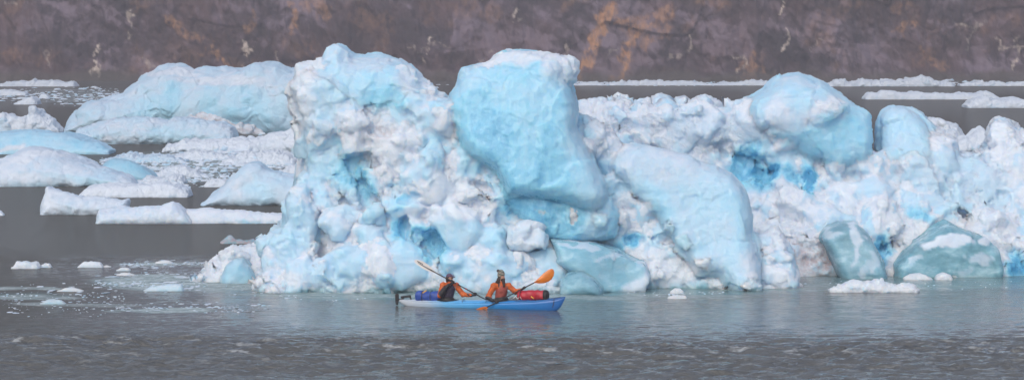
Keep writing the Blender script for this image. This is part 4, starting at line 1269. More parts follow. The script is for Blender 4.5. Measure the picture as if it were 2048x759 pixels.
floe([(2010, 306), (2030, 296), (2060, 290), (2100, 300)], 309, 'ice_chunk', 'low white chunk at the right edge behind the berg', 'ice chunk', b=0.1, seed=143, rr=0.7, res=1.4)

# near loose pieces on the water
floe([(1662, 582), (1680, 574), (1695, 565), (1712, 561), (1735, 566), (1760, 562), (1785, 568), (1800, 572), (1812, 568), (1828, 571), (1840, 582)], 585, 'ice_floe', 'knobbly white floe in front of the right berg', 'ice floe', b=0.03, seed=151, rr=1.0, rocks=34, depth=1.0, slope=0.3)
floe([(1808, 557), (1820, 549), (1835, 545), (1850, 549), (1866, 557)], 559, 'ice_chunk', 'larger of two white lumps floating at the teal block', 'ice chunk', b=0.03, seed=152, rr=1.0, rocks=10)
floe([(1872, 557), (1878, 548), (1890, 545), (1902, 550), (1906, 557)], 559, 'ice_chunk', 'smaller of two white lumps floating at the teal block', 'ice chunk', b=0.03, seed=153, rr=1.0, rocks=8)
floe([(1335, 594), (1348, 590), (1370, 590), (1374, 595)], 597, 'ice_chunk', 'small flat white bit below the leaning boulder', 'ice chunk', b=0.03, seed=154, rr=1.0)
floe([(1341, 583), (1352, 575), (1362, 577), (1368, 584)], 586, 'ice_chunk', 'small pointed white bit below the leaning boulder', 'ice chunk', b=0.03, seed=155, rr=1.0)
floe([(22, 536), (32, 526), (55, 524), (72, 527), (78, 536)], 537, 'ice_chunk', 'flat white chunk near the left edge, larger of a touching pair', 'ice chunk', b=0.15, seed=156, rr=0.8, rocks=8)
floe([(78, 534), (86, 527), (98, 527), (103, 534)], 535, 'ice_chunk', 'flat white chunk near the left edge, smaller of a touching pair', 'ice chunk', b=0.2, seed=157, rr=0.8)
floe([(154, 533), (165, 526), (182, 523), (198, 526), (206, 533)], 535, 'ice_chunk', 'lone smooth whitish chunk left of the slush patch', 'ice chunk', b=0.2, seed=158, rr=0.4)
floe([(204, 533), (212, 529), (222, 533)], 534, 'ice_chunk', 'tiny bit right of the lone smooth chunk', 'ice chunk', b=0.15, seed=159)
floe([(232, 540), (242, 534), (256, 536), (260, 540)], 541, 'ice_chunk', 'small flat chunk above the slush patch', 'ice chunk', b=0.25, seed=160)
floe([(79, 607), (90, 600), (120, 599), (130, 607)], 608, 'ice_chunk', 'low wet grey green chunk at lower left', 'ice chunk', b=0.3, teal=0.3, seed=161)
floe([(113, 581), (135, 575), (150, 576), (168, 581)], 582, 'ice_chunk', 'thin whitish chunk left of the slush patch', 'ice chunk', b=0.2, seed=162)
floe([(285, 580), (300, 571), (335, 569), (362, 572), (366, 580)], 582, 'ice_chunk', 'flat clear plate at the lower edge of the slush patch', 'ice chunk', b=0.3, teal=0.2, seed=163, rr=0.3)
floe([(232, 549), (245, 545), (262, 547), (270, 549)], 550, 'ice_chunk', 'thin bright sliver on top of the slush patch', 'ice chunk', b=0.08, seed=164)
floe([(310, 524), (330, 521), (345, 524)], 526, 'ice_chunk', 'thin pale plate behind the slush patch', 'ice chunk', b=0.2, seed=165)

# many small fragments: individual low chunks, a few shared shapes
rng = np.random.default_rng(77)


def frag_mesh(seed, flat):
    r = np.random.default_rng(seed)
    f = Field([-1.5, -1.5, -0.8], [1.5, 1.5, 1.2], 0.11)
    f.rock((0, 0, -0.1), (1.1, 0.95, flat), r, b=0.1, rr=0.8)
    for i in range(5):
        f.rock((r.uniform(-.7, .7), r.uniform(-.5, .5), r.uniform(0, .2)), r.uniform(.25, .5, 3) * [1, 1, max(flat, .6)], r, b=float(r.choice([0.0, .1, .3])), rr=1.0)
    f.roughen([(0.8, 0.08, 'even'), (0.35, 0.06, 'billow')], seed)
    return f


FR = []
for i in range(7):
    f = frag_mesh(200 + i, (0.35, 0.5, 0.65)[i % 3])
    o = f.build('ice_fragment', ICE_FAR, snow=0.1, mottle=0.1, seed=i)
    FR.append(o.data)
    bpy.data.objects.remove(o)


ORD = ('first second third fourth fifth sixth seventh eighth ninth tenth eleventh twelfth thirteenth fourteenth fifteenth sixteenth seventeenth '
       'eighteenth nineteenth twentieth twenty-first twenty-second twenty-third twenty-fourth twenty-fifth twenty-sixth twenty-seventh '
       'twenty-eighth twenty-ninth thirtieth thirty-first thirty-second thirty-third thirty-fourth').split()


def fragments(box, n, smin, smax, label, group, flat=1.0, seed=0):
    """n single fragments floating inside a photo-pixel box, named from left to right"""
    r = np.random.default_rng(seed)
    spots = sorted((r.uniform(box[0], box[2]), r.uniform(box[1], box[3])) for _ in range(n))
    for i, (px, py) in enumerate(spots):
        Y = ybase(py)
        p = at(px, py, Y)
        q = r.random() ** 1.6
        s = (smin + (smax - smin) * q) * Y / F_PX * 0.5
        o = bpy.data.objects.new('ice_fragment', FR[r.integers(len(FR))])
        COL.objects.link(o)
        o.location = (p[0], Y, 0)
        o.scale = (s * r.uniform(0.9, 1.6), s * r.uniform(0.8, 1.5), s * r.uniform(0.5, 1.0) * flat)
        o.rotation_euler = (r.normal(0, 0.06), r.normal(0, 0.06), r.uniform(0, 6.28))
        size = 'larger' if q > 0.45 else ('small' if q > 0.12 else 'tiny')
        where = ORD[i] + ' from the left' if i < n - 1 else 'rightmost'
        tag(o, size + ' ' + label + ', ' + where, 'ice fragment', group)


fragments((300, 306, 610, 338), 34, 12, 36, 'piece in the brash behind the grey wedge berg', 'brash ice behind the wedge berg', seed=1, flat=0.8)
fragments((290, 338, 430, 368), 22, 9, 30, 'piece in the brash left of the grey wedge berg', 'brash ice left of the wedge berg', seed=2, flat=0.7)
fragments((440, 300, 600, 322), 14, 14, 42, 'piece in the row below the lilac floe', 'ice row behind the wedge berg', seed=12, flat=0.9)
fragments((0, 296, 150, 312), 9, 9, 26, 'crumb between sky blue floe and broad berg', 'crumbs beside the broad left berg', seed=3)
fragments((90, 176, 235, 210), 26, 6, 22, 'scrap on the far water left of the ridge berg', 'far ice scraps left of the ridge berg', seed=4, flat=0.7)
fragments((0, 180, 60, 202), 9, 8, 24, 'far scrap at the left edge', 'far ice scraps at the left edge', seed=5, flat=0.7)
fragments((1140, 163, 1500, 170), 16, 8, 22, 'far lump under the rock wall', 'far ice lumps under the rock wall', seed=6)
fragments((1650, 162, 2048, 171), 16, 8, 22, 'far lump under the right rock wall', 'far ice lumps under the right rock wall', seed=7)
fragments((860, 166, 900, 176), 4, 6, 16, 'far lump in the gap between the peaks', 'far ice lumps in the gap between the peaks', seed=8)
fragments((195, 545, 400, 580), 30, 8, 24, 'wet bit in the slush patch', 'bits in the slush patch', seed=9, flat=0.35)
fragments((245, 522, 410, 536), 12, 8, 22, 'wet bit behind the slush patch', 'bits behind the slush patch', seed=10, flat=0.4)
fragments((0, 572, 235, 630), 26, 4, 16, 'bit drifting at lower left', 'bits drifting at lower left', seed=11, flat=0.4)
fragments((235, 608, 520, 622), 22, 5, 18, 'bit in the drift line below the slush', 'bits in the drift line', seed=13, flat=0.35)
fragments((420, 566, 640, 600), 10, 4, 10, 'crumb along the left foot of the main berg', 'crumbs at the left foot of the main berg', seed=14, flat=0.5)
fragments((1180, 578, 1420, 590), 8, 4, 10, 'crumb below the leaning boulder', 'crumbs below the leaning boulder', seed=15, flat=0.6)
fragments((1500, 560, 1650, 580), 7, 4, 10, 'crumb left of the knobbly white floe', 'crumbs beside the knobbly floe', seed=16, flat=0.6)
fragments((480, 252, 600, 270), 12, 9, 28, 'lump at the foot of the ridge berg', 'lumps at the foot of the ridge berg', seed=18)


def brash():
    """the uncountable crumbs between the pieces: one mesh of low lumps"""
    r = np.random.default_rng(5)
    V, Q, B = [], [], []
    base = np.array([[math.cos(a), math.sin(a)] for a in np.linspace(0, 2 * math.pi, 8)[:-1]])
    nv = 0
    for (x0, y0, x1, y1, n, smin, smax, fl) in (
            (200, 302, 620, 346, 900, 3, 14, .4), (260, 334, 470, 374, 420, 3, 13, .3), (420, 298, 620, 330, 260, 4, 16, .45), (80, 174, 250, 212, 260, 2, 11, .4),
            (0, 176, 90, 206, 140, 2, 12, .4), (1130, 163, 1600, 172, 260, 2, 9, .6), (1640, 162, 2060, 172, 240, 2, 9, .6), (190, 544, 415, 584, 500, 1.5, 7, .12),
            (240, 520, 430, 537, 200, 2, 10, .16), (-10, 566, 250, 632, 260, 1.5, 7, .2), (230, 604, 560, 624, 330, 1.5, 8, .18), (400, 560, 760, 604, 90, 1.5, 5, .3),
            (480, 250, 610, 272, 90, 4, 14, .5), (1130, 577, 1450, 592, 60, 1.5, 5, .3), (1500, 556, 2048, 580, 60, 1.5, 5, .3)):
        for i in range(n):
            px = r.uniform(x0, x1)
            edge = min(px - x0, x1 - px) / (x1 - x0)
            py = (y0 + y1) / 2 + (y1 - y0) / 2 * np.clip(r.normal(0, 0.5), -1, 1) * min(1, 0.35 + 3 * edge)
            Y = ybase(py)
            p = at(px, py, Y)
            s = (smin + (smax - smin) * r.random() ** 2.5) * Y / F_PX * 0.5
            ang = r.uniform(0, 6.28)
            sx_, sy_ = s * r.uniform(0.8, 1.6), s * r.uniform(0.8, 1.5)
            ring = base * r.uniform(0.75, 1.15, (7, 1)) * [sx_, sy_]
            R_ = np.array([[math.cos(ang), -math.sin(ang)], [math.sin(ang), math.cos(ang)]])
            ring = ring @ R_.T
            hgt = s * fl * r.uniform(0.6, 1.6)
            for z, k in ((-0.05, 1.0), (hgt * 0.55, 0.93), (hgt, 0.55)):
                for q in ring:
                    V.append((p[0] + q[0] * k + (z * 0.3 if z > 0 else 0), Y + q[1] * k, z * r.uniform(0.8, 1.2)))
            for a in range(2):
                for j in range(7):
                    Q.append((nv + a * 7 + j, nv + a * 7 + (j + 1) % 7, nv + a * 7 + 7 + (j + 1) % 7, nv + a * 7 + 7 + j))
            V.append((p[0], Y, hgt * 1.05))
            for j in range(0, 7):
                Q.append((nv + 14 + j, nv + 14 + (j + 1) % 7, nv + 21, nv + 21))
            B += [float(r.choice([0.02, 0.1, 0.2, 0.3]))] * 22
            nv += 22
    me = bpy.data.meshes.new('brash_ice')
    me.from_pydata(V, [], [q if q[2] != q[3] else q[:3] for q in Q])
    a = me.attributes.new('blue', 'FLOAT', 'POINT')
    a.data.foreach_set('value', np.array(B, np.float32))
    me.materials.append(ICE_FAR)
    o = bpy.data.objects.new('brash_ice', me)
    COL.objects.link(o)
    tag(o, 'loose field of tiny ice crumbs and slush on the water', kind='stuff')


brash()

# ------------------------------------------------------------------ kayak, paddlers and their gear
YS, YB = 101.6, 99.6


def Yk(px):
    return YS + (YB - YS) * (px - 797.0) / (1131.0 - 797.0)


def K(px, py, v=0.0):
    """photo pixel at lateral offset v from the kayak's centre line (+ away from the camera)"""
    return at(px, py, Yk(px) + v)


def plain(name, color, rough=0.5, noise_amt=0.15, nscale=30.0, spec=0.5, bump=0.0, bscale=40.0, dark=None):
    m, nt, b = new_mat(name)
    tc = nt.nodes.new('ShaderNodeTexCoord').outputs['Object']
    n = noise_tex(nt, tc, nscale, 4, 0.6)
    lo = tuple(c * (1 - noise_amt) for c in color)
    hi = tuple(min(1, c * (1 + noise_amt)) for c in color)
    col = ramp(nt, n, [(0.35, lo), (0.65, hi)])
    if dark is not None:
        col = mixc(nt, attr(nt, 'dark'), col, dark)
    nt.links.new(col, b.inputs['Base Color'])
    b.inputs['Roughness'].default_value = rough
    b.inputs['Specular IOR Level'].default_value = spec
    if bump:
        bp = nt.nodes.new('ShaderNodeBump')
        bp.inputs['Strength'].default_value = bump
        bp.inputs['Distance'].default_value = 0.02
        nt.links.new(noise_tex(nt, tc, bscale, 4, 0.6), bp.inputs['Height'])
        nt.links.new(bp.outputs[0], b.inputs['Normal'])
    return m


M_ORANGE = plain('orange_nylon', (0.52, 0.105, 0.014), 0.55, 0.2, 9, bump=0.6, bscale=14, dark=(0.018, 0.018, 0.022))
M_PURPLE = plain('dark_purple_nylon', (0.035, 0.028, 0.055), 0.7, 0.3, 10, bump=0.4)
M_BRICK = plain('brick_red_nylon', (0.30, 0.062, 0.045), 0.65, 0.2, 10, bump=0.4)
M_BLACK = plain('black_neoprene', (0.016, 0.016, 0.019), 0.6, 0.3, 20)
M_SKIN = plain('skin', (0.50, 0.27, 0.20), 0.5, 0.08, 20)
M_TROUS = plain('dark_trousers', (0.03, 0.032, 0.04), 0.7)
M_HAIR = plain('dark_brown_hair', (0.035, 0.018, 0.013), 0.6, 0.4, 60, bump=0.6, bscale=70)
M_WHITEB = plain('off_white_blade', (0.75, 0.72, 0.70), 0.35, 0.04)
M_ORB = plain('translucent_orange_blade', (0.66, 0.19, 0.02), 0.3, 0.1, 6)
M_RIBO = plain('brown_orange_rib', (0.42, 0.12, 0.02), 0.35)
M_BLUEBAG = plain('blue_coated_fabric', (0.026, 0.075, 0.34), 0.5, 0.2, 6, bump=0.5, bscale=9)
M_REDBAG = plain('red_coated_fabric', (0.40, 0.016, 0.032), 0.45, 0.2, 6, bump=0.5, bscale=9)
M_YEL = plain('yellow_strap', (0.75, 0.42, 0.06), 0.5)
M_GREY = plain('grey_mesh_fabric', (0.14, 0.15, 0.16), 0.7, 0.6, 25)
M_WHITE = plain('white_plastic', (0.75, 0.76, 0.78), 0.4, 0.05)
M_RED = plain('red_tape', (0.5, 0.05, 0.03), 0.4)


def sdf_mesh(lo, hi, h, fn, name, mat, parent=None, loc=(0, 0, 0), attrs=None):
    lo, hi = np.array(lo, float), np.array(hi, float)
    n = np.ceil((hi - lo) / h).astype(int) + 1
    ax = [lo[i] + np.arange(n[i]) * h for i in range(3)]
    X, Y, Z = ax[0][:, None, None], ax[1][None, :, None], ax[2][None, None, :]
    F = np.array(np.broadcast_to(fn(X, Y, Z), tuple(n)), np.float32)
    for a in range(3):
        sl = [slice(None)] * 3
        for e in (0, -1):
            sl[a] = e
            F[tuple(sl)] = np.maximum(F[tuple(sl)], h * 0.5)
    V, Q = surface_nets(F, lo, h)
    at_ = {k: f(V) for k, f in (attrs or {}).items()}
    return make_mesh(name, V, Q, mat, loc=loc, parent=parent, attrs=at_)


def cap(X, Y, Z, a, b, ra, rb=None):
    rb = ra if rb is None else rb
    a, b = np.asarray(a, float), np.asarray(b, float)
    d = b - a
    t = ((X - a[0]) * d[0] + (Y - a[1]) * d[1] + (Z - a[2]) * d[2]) / (d @ d + 1e-12)
    t = np.clip(t, 0, 1)
    return np.sqrt((X - a[0] - t * d[0]) ** 2 + (Y - a[1] - t * d[1]) ** 2 + (Z - a[2] - t * d[2]) ** 2) - (ra + (rb - ra) * t)


def ell(X, Y, Z, c, r, yaw=0.0):
    dx, dy, dz = X - c[0], Y - c[1], Z - c[2]
    cy, sy = math.cos(yaw), math.sin(yaw)
    u, v = dx * cy + dy * sy, -dx * sy + dy * cy
    k0 = np.sqrt((u / r[0]) ** 2 + (v / r[1]) ** 2 + (dz / r[2]) ** 2)
    return (k0 - 1) * min(r)


def smin(a, b, k):
    h = np.maximum(k - np.abs(a - b), 0) / k
    return np.minimum(a, b) - h * h * k / 4


def bounds(pts, m):
    P = np.array(pts)
    return P.min(0) - m, P.max(0) + m


def tube(name, pts, r, mat, parent=None, loc=(0, 0, 0), seg=8, closed=False):
    P = [np.asarray(p, float) for p in pts]
    rs = r if hasattr(r, '__len__') else [r] * len(P)
    V, Q = [], []
    n = len(P)
    for i, p in enumerate(P):
        a = P[(i - 1) % n] if (closed or i) else p
        b = P[(i + 1) % n] if (closed or i < n - 1) else p
        d = b - a
        d /= np.linalg.norm(d)
        up = np.array([0, 0, 1.0]) if abs(d[2]) < 0.9 else np.array([1.0, 0, 0])
        s = np.cross(d, up); s /= np.linalg.norm(s)
        t = np.cross(s, d)
        for k in range(seg):
            an = 2 * math.pi * k / seg
            V.append(p + rs[i] * (math.cos(an) * s + math.sin(an) * t))
    for i in range(n if closed else n - 1):
        for k in range(seg):
            a, b = i * seg + k, i * seg + (k + 1) % seg
            c, d = ((i + 1) % n) * seg + (k + 1) % seg, ((i + 1) % n) * seg + k
            Q.append((a, d, c, b))
    if not closed:
        for base, flip in ((0, False), ((n - 1) * seg, True)):
            ci = len(V)
            V.append(P[0] if base == 0 else P[-1])
            for k in range(seg):
                a, b = base + k, base + (k + 1) % seg
                Q.append((ci, a, b, b) if not flip else (ci, b, a, a))
    quads = [q for q in Q if q[2] != q[3]]
    tris = [q[:3] for q in Q if q[2] == q[3]]
    me = bpy.data.meshes.new(name)
    me.from_pydata([tuple(v - np.asarray(loc)) for v in V], [], quads + tris)
    for p in me.polygons:
        p.use_smooth = True
    me.materials.append(mat)
    o = bpy.data.objects.new(name, me)
    COL.objects.link(o)
    if parent is not None:
        o.parent = parent
    else:
        o.location = loc
    return o


S0 = K(797, 612)
B0 = K(1131, 612)
KO = np.array([(S0[0] + B0[0]) / 2, (S0[1] + B0[1]) / 2, 0.0])
KD = np.array([B0[0] - S0[0], B0[1] - S0[1], 0.0])
KL = np.linalg.norm(KD)
KE = KD / KL
KN = np.array([-KE[1], KE[0], 0.0])


def W(u, v, z):
    return KO + KE * u + KN * v + np.array([0, 0, z])


def build_kayak():
    k = empty('kayak', tuple(KO), 'blue double sea kayak fading to white at the stern, two paddlers aboard', 'kayak')
    loc = tuple(KO)
    ns = 60

    def ins(t, xs, ys):
        return np.interp(t, xs, ys)
    # t=0 stern .. 1 bow ; sheer height, keel, half width
    T = np.linspace(0, 1, ns)
    T = 0.5 - 0.5 * np.cos(np.pi * T)
    sheer = ins(T, [0, .04, .15, .4, .6, .8, .93, 1], [.22, .21, .19, .21, .24, .30, .40, .50])
    keel = ins(T, [0, .02, .06, .12, .88, .925, .95, .975, 1], [.20, .08, -.04, -.10, -.11, -.07, -.01, .16, .48])
    wid = 0.335 * np.clip(np.sin(np.pi * np.clip(T, 0, 1)) ** 0.62, 0.012, 1) + 0.004
    wid *= ins(T, [0, .1, .5, .9, 1], [.75, .85, 1, .85, .5])
    crown = ins(T, [0, .1, .25, .5, .75, .95, 1], [.015, .05, .07, .07, .09, .05, .01])

    def loft(prof, name, mat):
        V, Q = [], []
        m = None
        for i, t in enumerate(T):
            u = (t - 0.5) * KL
            pts = prof(wid[i], sheer[i], keel[i], crown[i])
            m = len(pts)
            for (a, z) in pts:
                V.append(W(u, a, z))
        for i in range(ns - 1):
            for j in range(m):
                a, b = i * m + j, i * m + (j + 1) % m
                Q.append((a, a + m, b + m, b))
        V = np.array(V)
        al = (V - KO) @ KE / KL + 0.5
        o = make_mesh(name, V, np.array(Q), mat, loc=loc, parent=k, attrs={'along': al})
        me = o.data
        import bmesh
        bm = bmesh.new()
        bm.from_mesh(me)
        bm.verts.ensure_lookup_table()
        for s in (0, ns - 1):
            try:
                bm.faces.new([bm.verts[s * m + j] for j in range(m)])
            except ValueError:
                pass
        bmesh.ops.recalc_face_normals(bm, faces=bm.faces)
        bm.to_mesh(me)
        bm.free()
        for p in me.polygons:
            p.use_smooth = True
        return o

    m, nt, b = new_mat('blue_white_gelcoat')
    al = attr(nt, 'along')
    pos = nt.nodes.new('ShaderNodeTexCoord').outputs['Object']
    al2 = math_(nt, 'MULTIPLY_ADD', math_(nt, 'SUBTRACT', noise_tex(nt, pos, 3.0, 3, 0.6), 0.5), 0.12, al)
    col = ramp(nt, al2, [(0.0, (0.50, 0.54, 0.60)), (0.16, (0.42, 0.52, 0.64)), (0.30, (0.14, 0.44, 0.78)), (0.45, (0.09, 0.40, 0.80)),
                         (0.62, (0.016, 0.22, 0.58)), (0.9, (0.008, 0.14, 0.44)), (1.0, (0.006, 0.09, 0.34))])
    nt.links.new(col, b.inputs['Base Color'])
    b.inputs['Roughness'].default_value = 0.22

    def hull_p(w, s, kl, cr):
        d = s - kl
        half = [(w * 0.985, s), (w * 1.0, s - 0.22 * d), (w * 0.95, s - 0.5 * d), (w * 0.80, s - 0.75 * d), (w * 0.45, kl + 0.06 * d)]
        return half + [(0, kl)] + [(-a, z) for a, z in reversed(half)] + [(-w * 0.5, s - 0.012), (w * 0.5, s - 0.012)]

    def deck_p(w, s, kl, cr):
        return [(w * 1.02, s - 0.012), (w * 1.01, s + 0.012), (w * 0.75, s + 0.55 * cr), (w * 0.35, s + 0.92 * cr), (0, s + cr), (-w * 0.35, s + 0.92 * cr), (-w * 0.75, s + 0.55 * cr),
                (-w * 1.01, s + 0.012), (-w * 1.02, s - 0.012)]
    loft(hull_p, 'hull', m)
    loft(deck_p, 'deck', m)

    def dz(t):
        return float(np.interp(t, T, sheer) + np.interp(t, T, crown))

    def uof(px):
        return float((K(px, 600) - KO) @ KE)
    for px in (895, 1003):
        u = uof(px)
        t = u / KL + 0.5
        z = dz(t)
        ring = [W(u + 0.42 * math.cos(a), 0.25 * math.sin(a), z + 0.005 - 0.03 * abs(math.sin(a)) ** 2) for a in np.linspace(0, 2 * math.pi, 29)[:-1]]
        tube('cockpit_rim', ring, 0.02, M_BLACK, k, loc, closed=True)
        sk = tube('spray_skirt', [W(u, 0, z - 0.03), W(u, 0, z + 0.05), W(u, 0, z + 0.14)], [0.30, 0.25, 0.17], M_BLACK, k, loc, seg=20)
    for px in (928, 975, 1072):
        u = uof(px)
        t = u / KL + 0.5
        w_ = float(np.interp(t, T, wid))
        z, s_ = dz(t), float(np.interp(t, T, sheer))
        tube('deck_line', [W(u + 0.10 * (a - 0.5), w_ * (1.03 - 2.06 * a) * 1.0, s_ + 0.025 + (z - s_) * (1 - (2 * a - 1) ** 2)) for a in np.linspace(0, 1, 13)], 0.009, M_BLACK, k, loc, seg=6)
    # perimeter line with recessed fittings on the near side of the bow
    pts = []
    for px in (1035, 1055, 1075, 1095, 1112, 1122):
        u = uof(px)
        t = u / KL + 0.5
        pts.append(W(u, -float(np.interp(t, T, wid)) * 0.9, float(np.interp(t, T, sheer)) + 0.035))
    tube('deck_line', pts, 0.008, M_BLACK, k, loc, seg=6)
    u = uof(1110)
    t = u / KL + 0.5
    tube('bow_toggle', [W(u, -float(np.interp(t, T, wid)) - 0.012, float(np.interp(t, T, sheer)) + 0.02), W(u - 0.02, -float(np.interp(t, T, wid)) - 0.016, 0.26),
                        W(u - 0.06, -float(np.interp(t, T, wid)) * 0.9 - 0.02, 0.12)], 0.012, M_BLACK, k, loc, seg=6)
    u = uof(1020)
    tube('hatch_cover', [W(uof(1086), 0, dz(.86) - 0.02), W(uof(1086), 0, dz(.86) + 0.012), W(uof(1086), 0, dz(.86) + 0.02)], [.13, .13, .11], M_BLACK, k, loc, seg=20)
    # steering rudder, blade hanging from the bracket, with the yoke on deck
    r0 = W(-KL / 2 - 0.02, 0, 0.20)

    def blade(X, Y, Z):
        a = K(794, 590)
        b_ = K(794, 606)
        return np.maximum(cap(X, Y, Z, a, b_, 0.075, 0.055), np.abs((Y - a[1])) - 0.03)
    lo, hi = bounds([K(794, 586), K(794, 610)], 0.15)
    rud = sdf_mesh(lo, hi, 0.012, blade, 'rudder', M_BLACK, k, loc)
    tube('rudder_bracket', [K(794, 600), K(800, 598), K(808, 600)], 0.035, M_BLACK, k, loc)
    lo, hi = bounds([K(800, 588), K(824, 598)], 0.12)
    c1, c2, c3, c4 = K(803, 593), K(820, 591.5), K(806, 597), K(822, 598)
    sdf_mesh(lo, hi, 0.010, lambda X, Y, Z: np.minimum(np.minimum(cap(X, Y, Z, c1, c2, 0.035, 0.045), cap(X, Y, Z, c2, c4, 0.03, 0.03)), cap(X, Y, Z, c1, c3, 0.03)),
             'rudder_yoke', M_BLACK, k, loc)
    tube('grab_handle', [W(-KL / 2 + 0.10, 0.03, 0.26), W(-KL / 2 + 0.16, 0, 0.31), W(-KL / 2 + 0.24, -0.03, 0.27)], 0.012, M_BLACK, k, loc, seg=6)
    return k


build_kayak()


def bag(p0, p1, r, mat, cap_mat, name, label, straps, buckle=None, endcap=None):
    p0, p1 = np.array(p0), np.array(p1)
    loc = tuple((p0 + p1) / 2 - [0, 0, r])
    o = empty(name, loc, label, 'dry bag')
    d = p1 - p0
    ts = [0, .015, .05, .12, .3, .5, .7, .88, .95, .985, 1]
    rs = [.72, .88, .97, 1, 1.02, 1.0, 1.02, 1, .97, .88, .70]
    tb = np.linspace(0, 1, 30)
    bb_ = tube('bag_body', [p0 + d * t for t in tb], [r * np.interp(t, ts, rs) for t in tb], mat, o, loc, seg=28)
    nv_ = len(bb_.data.vertices)
    co = np.zeros(nv_ * 3, np.float32)
    bb_.data.vertices.foreach_get('co', co)
    co = co.reshape(-1, 3)
    q_ = co * 5.0
    lump = 0.030 * fbm(q_[:, 0], q_[:, 1], q_[:, 2], 2, int(abs(p0[0] * 100)))
    sag = np.zeros(nv_)
    for t in straps:
        sag += -0.022 * np.exp(-(((co + np.array(loc) - p0) @ d / (d @ d) - t) / 0.03) ** 2)
    rad_ = co + np.array(loc) - p0
    rad_ = rad_ - np.outer(rad_ @ d / (d @ d), d)
    rad_ /= np.linalg.norm(rad_, axis=1)[:, None] + 1e-6
    co = co + rad_ * (lump + sag)[:, None]
    bb_.data.vertices.foreach_set('co', co.astype(np.float32).ravel())
    bb_.data.update()
    dn = d / np.linalg.norm(d)
    up = np.array([0, 0, 1.0])
    sd_ = np.cross(dn, up)
    for t in straps:
        c = p0 + d * t
        tube('strap', [c + r * 1.03 * (math.cos(a) * up + math.sin(a) * sd_) for a in np.linspace(0, 2 * math.pi, 29)[:-1]], 0.013, M_BLACK, o, loc, seg=6, closed=True)
    if endcap:
        tube('bag_end', [p1 - dn * 0.10, p1 - dn * 0.02, p1 + dn * 0.03, p1 + dn * 0.06], [r * 1.03, r * 1.0, r * .85, r * .5], cap_mat, o, loc, seg=24)
    if buckle:
        a, b_ = buckle
        tube('buckle_strap', [a, (a + b_) / 2 + [0, -0.02, 0], b_], 0.022, M_YEL, o, loc, seg=6)
    return o


bag(K(833, 592, -0.02), K(882, 592, 0.0), 0.20, M_BLUEBAG, M_BLACK, 'dry_bag', 'blue roll of dry bag strapped on deck behind the rear paddler', (0.28, 0.62), (K(845, 585, -0.26), K(853, 580, -0.2)))
bag(K(1036, 590, 0.0), K(1094, 590, 0.0), 0.195, M_REDBAG, M_BLACK, 'dry_bag', 'red dry bag with black end lashed on the front deck', (0.12,), (K(1062, 592, -0.25), K(1068, 597, -0.24)), endcap=True)

lo, hi = bounds([K(1020, 598, -.1), K(1046, 592, .1)], 0.16)
ga, gb, gc = K(1022, 598, -0.1), K(1036, 596, -0.12), K(1044, 598, -0.08)
gm = sdf_mesh(lo, hi, 0.012, lambda X, Y, Z: smin(smin(cap(X, Y, Z, ga, gb, 0.07, 0.085), cap(X, Y, Z, gb, gc, 0.085, 0.06), 0.05), cap(X, Y, Z, ga + [0, .1, 0], gc + [0, .1, .02], 0.07), 0.05),
              'gear_bundle', M_GREY, None, tuple((ga + gc) / 2))
tag(gm, 'grey mesh bundle with pale cord between the front paddler and the red bag', 'gear bag')
tube('cord', [K(1026, 596, -.2), K(1031, 592, -.2), K(1036, 597, -.22), K(1040, 592, -.2), K(1043, 598, -.2)], 0.012, M_WHITE, gm, tuple((ga + gc) / 2), seg=6)


# ---- paddles: traced blade outline with real thickness, spooned a little
def paddle(ends, va, vb, outlineA, outlineB, matA, matB, ribs, label, name='kayak_paddle', vfix=None):
    (ax_, ay_), (bx_, by_) = ends

    def vof(px):
        return va + (vb - va) * (px - ax_) / (bx_ - ax_)
    A, B = K(ax_, ay_, va), K(bx_, by_, vb)
    loc = tuple((A + B) / 2)
    o = empty(name, loc, label, 'paddle')
    d = (B - A)
    n_ = 9
    tube('shaft', [A + d * i / (n_ - 1) for i in range(n_)], 0.021, M_BLACK, o, loc, seg=10)
    for outline, mat, rib in ((outlineA, matA, ribs[0]), (outlineB, matB, ribs[1])):
        P = [K(px, py, vof(px)) for px, py in outline]
        c = sum(P) / len(P)
        nrm = np.zeros(3)
        for i in range(len(P)):
            nrm += np.cross(P[i] - c, P[(i + 1) % len(P)] - c)
        nrm /= np.linalg.norm(nrm)
        V, Q = [], []
        rings = [0.0, 0.35, 0.7, 0.93, 1.0]
        thick = [0.016, 0.013, 0.009, 0.005, 0.0]
        m_ = len(P)
        for s in (1, -1):
            for rr, th in zip(rings[1:], thick[1:]):
                for p in P:
                    V.append(c + (p - c) * rr + nrm * (s * th - 0.03 * (1 - rr * rr)))
        V.append(c + nrm * (0.016 - 0.03)); V.append(c + nrm * (-0.016 - 0.03))
        nr = len(rings) - 1
        F = []
        for s in (0, 1):
            base = s * nr * m_
            for r_ in range(nr - 1):
                for j in range(m_):
                    q = (base + r_ * m_ + j, base + r_ * m_ + (j + 1) % m_, base + (r_ + 1) * m_ + (j + 1) % m_, base + (r_ + 1) * m_ + j)
                    F.append(q if s else q[::-1])
            ci = 2 * nr * m_ + s
            for j in range(m_):
                q = (ci, base + j, base + (j + 1) % m_)
                F.append(q[::-1] if s else q)
        me = bpy.data.meshes.new('blade')
        me.from_pydata([tuple(v - np.asarray(loc)) for v in V], [], F)
        for p in me.polygons:
            p.use_smooth = True
        me.materials.append(mat)
        bo = bpy.data.objects.new('blade', me)
        COL.objects.link(bo)
        bo.parent = o
        if rib:
            (x1, y1), (x2, y2), rm = rib
            p1, p2 = K(x1, y1, vof(x1)), K(x2, y2, vof(x2))
            off = np.array([0, -0.012, 0])
            tube('rib', [p1 + off, (p1 + p2) / 2 + off * 1.6, p2 + off * .3], [0.020, 0.016, 0.006], rm, bo, loc, seg=8)
    return o, A, B, vof


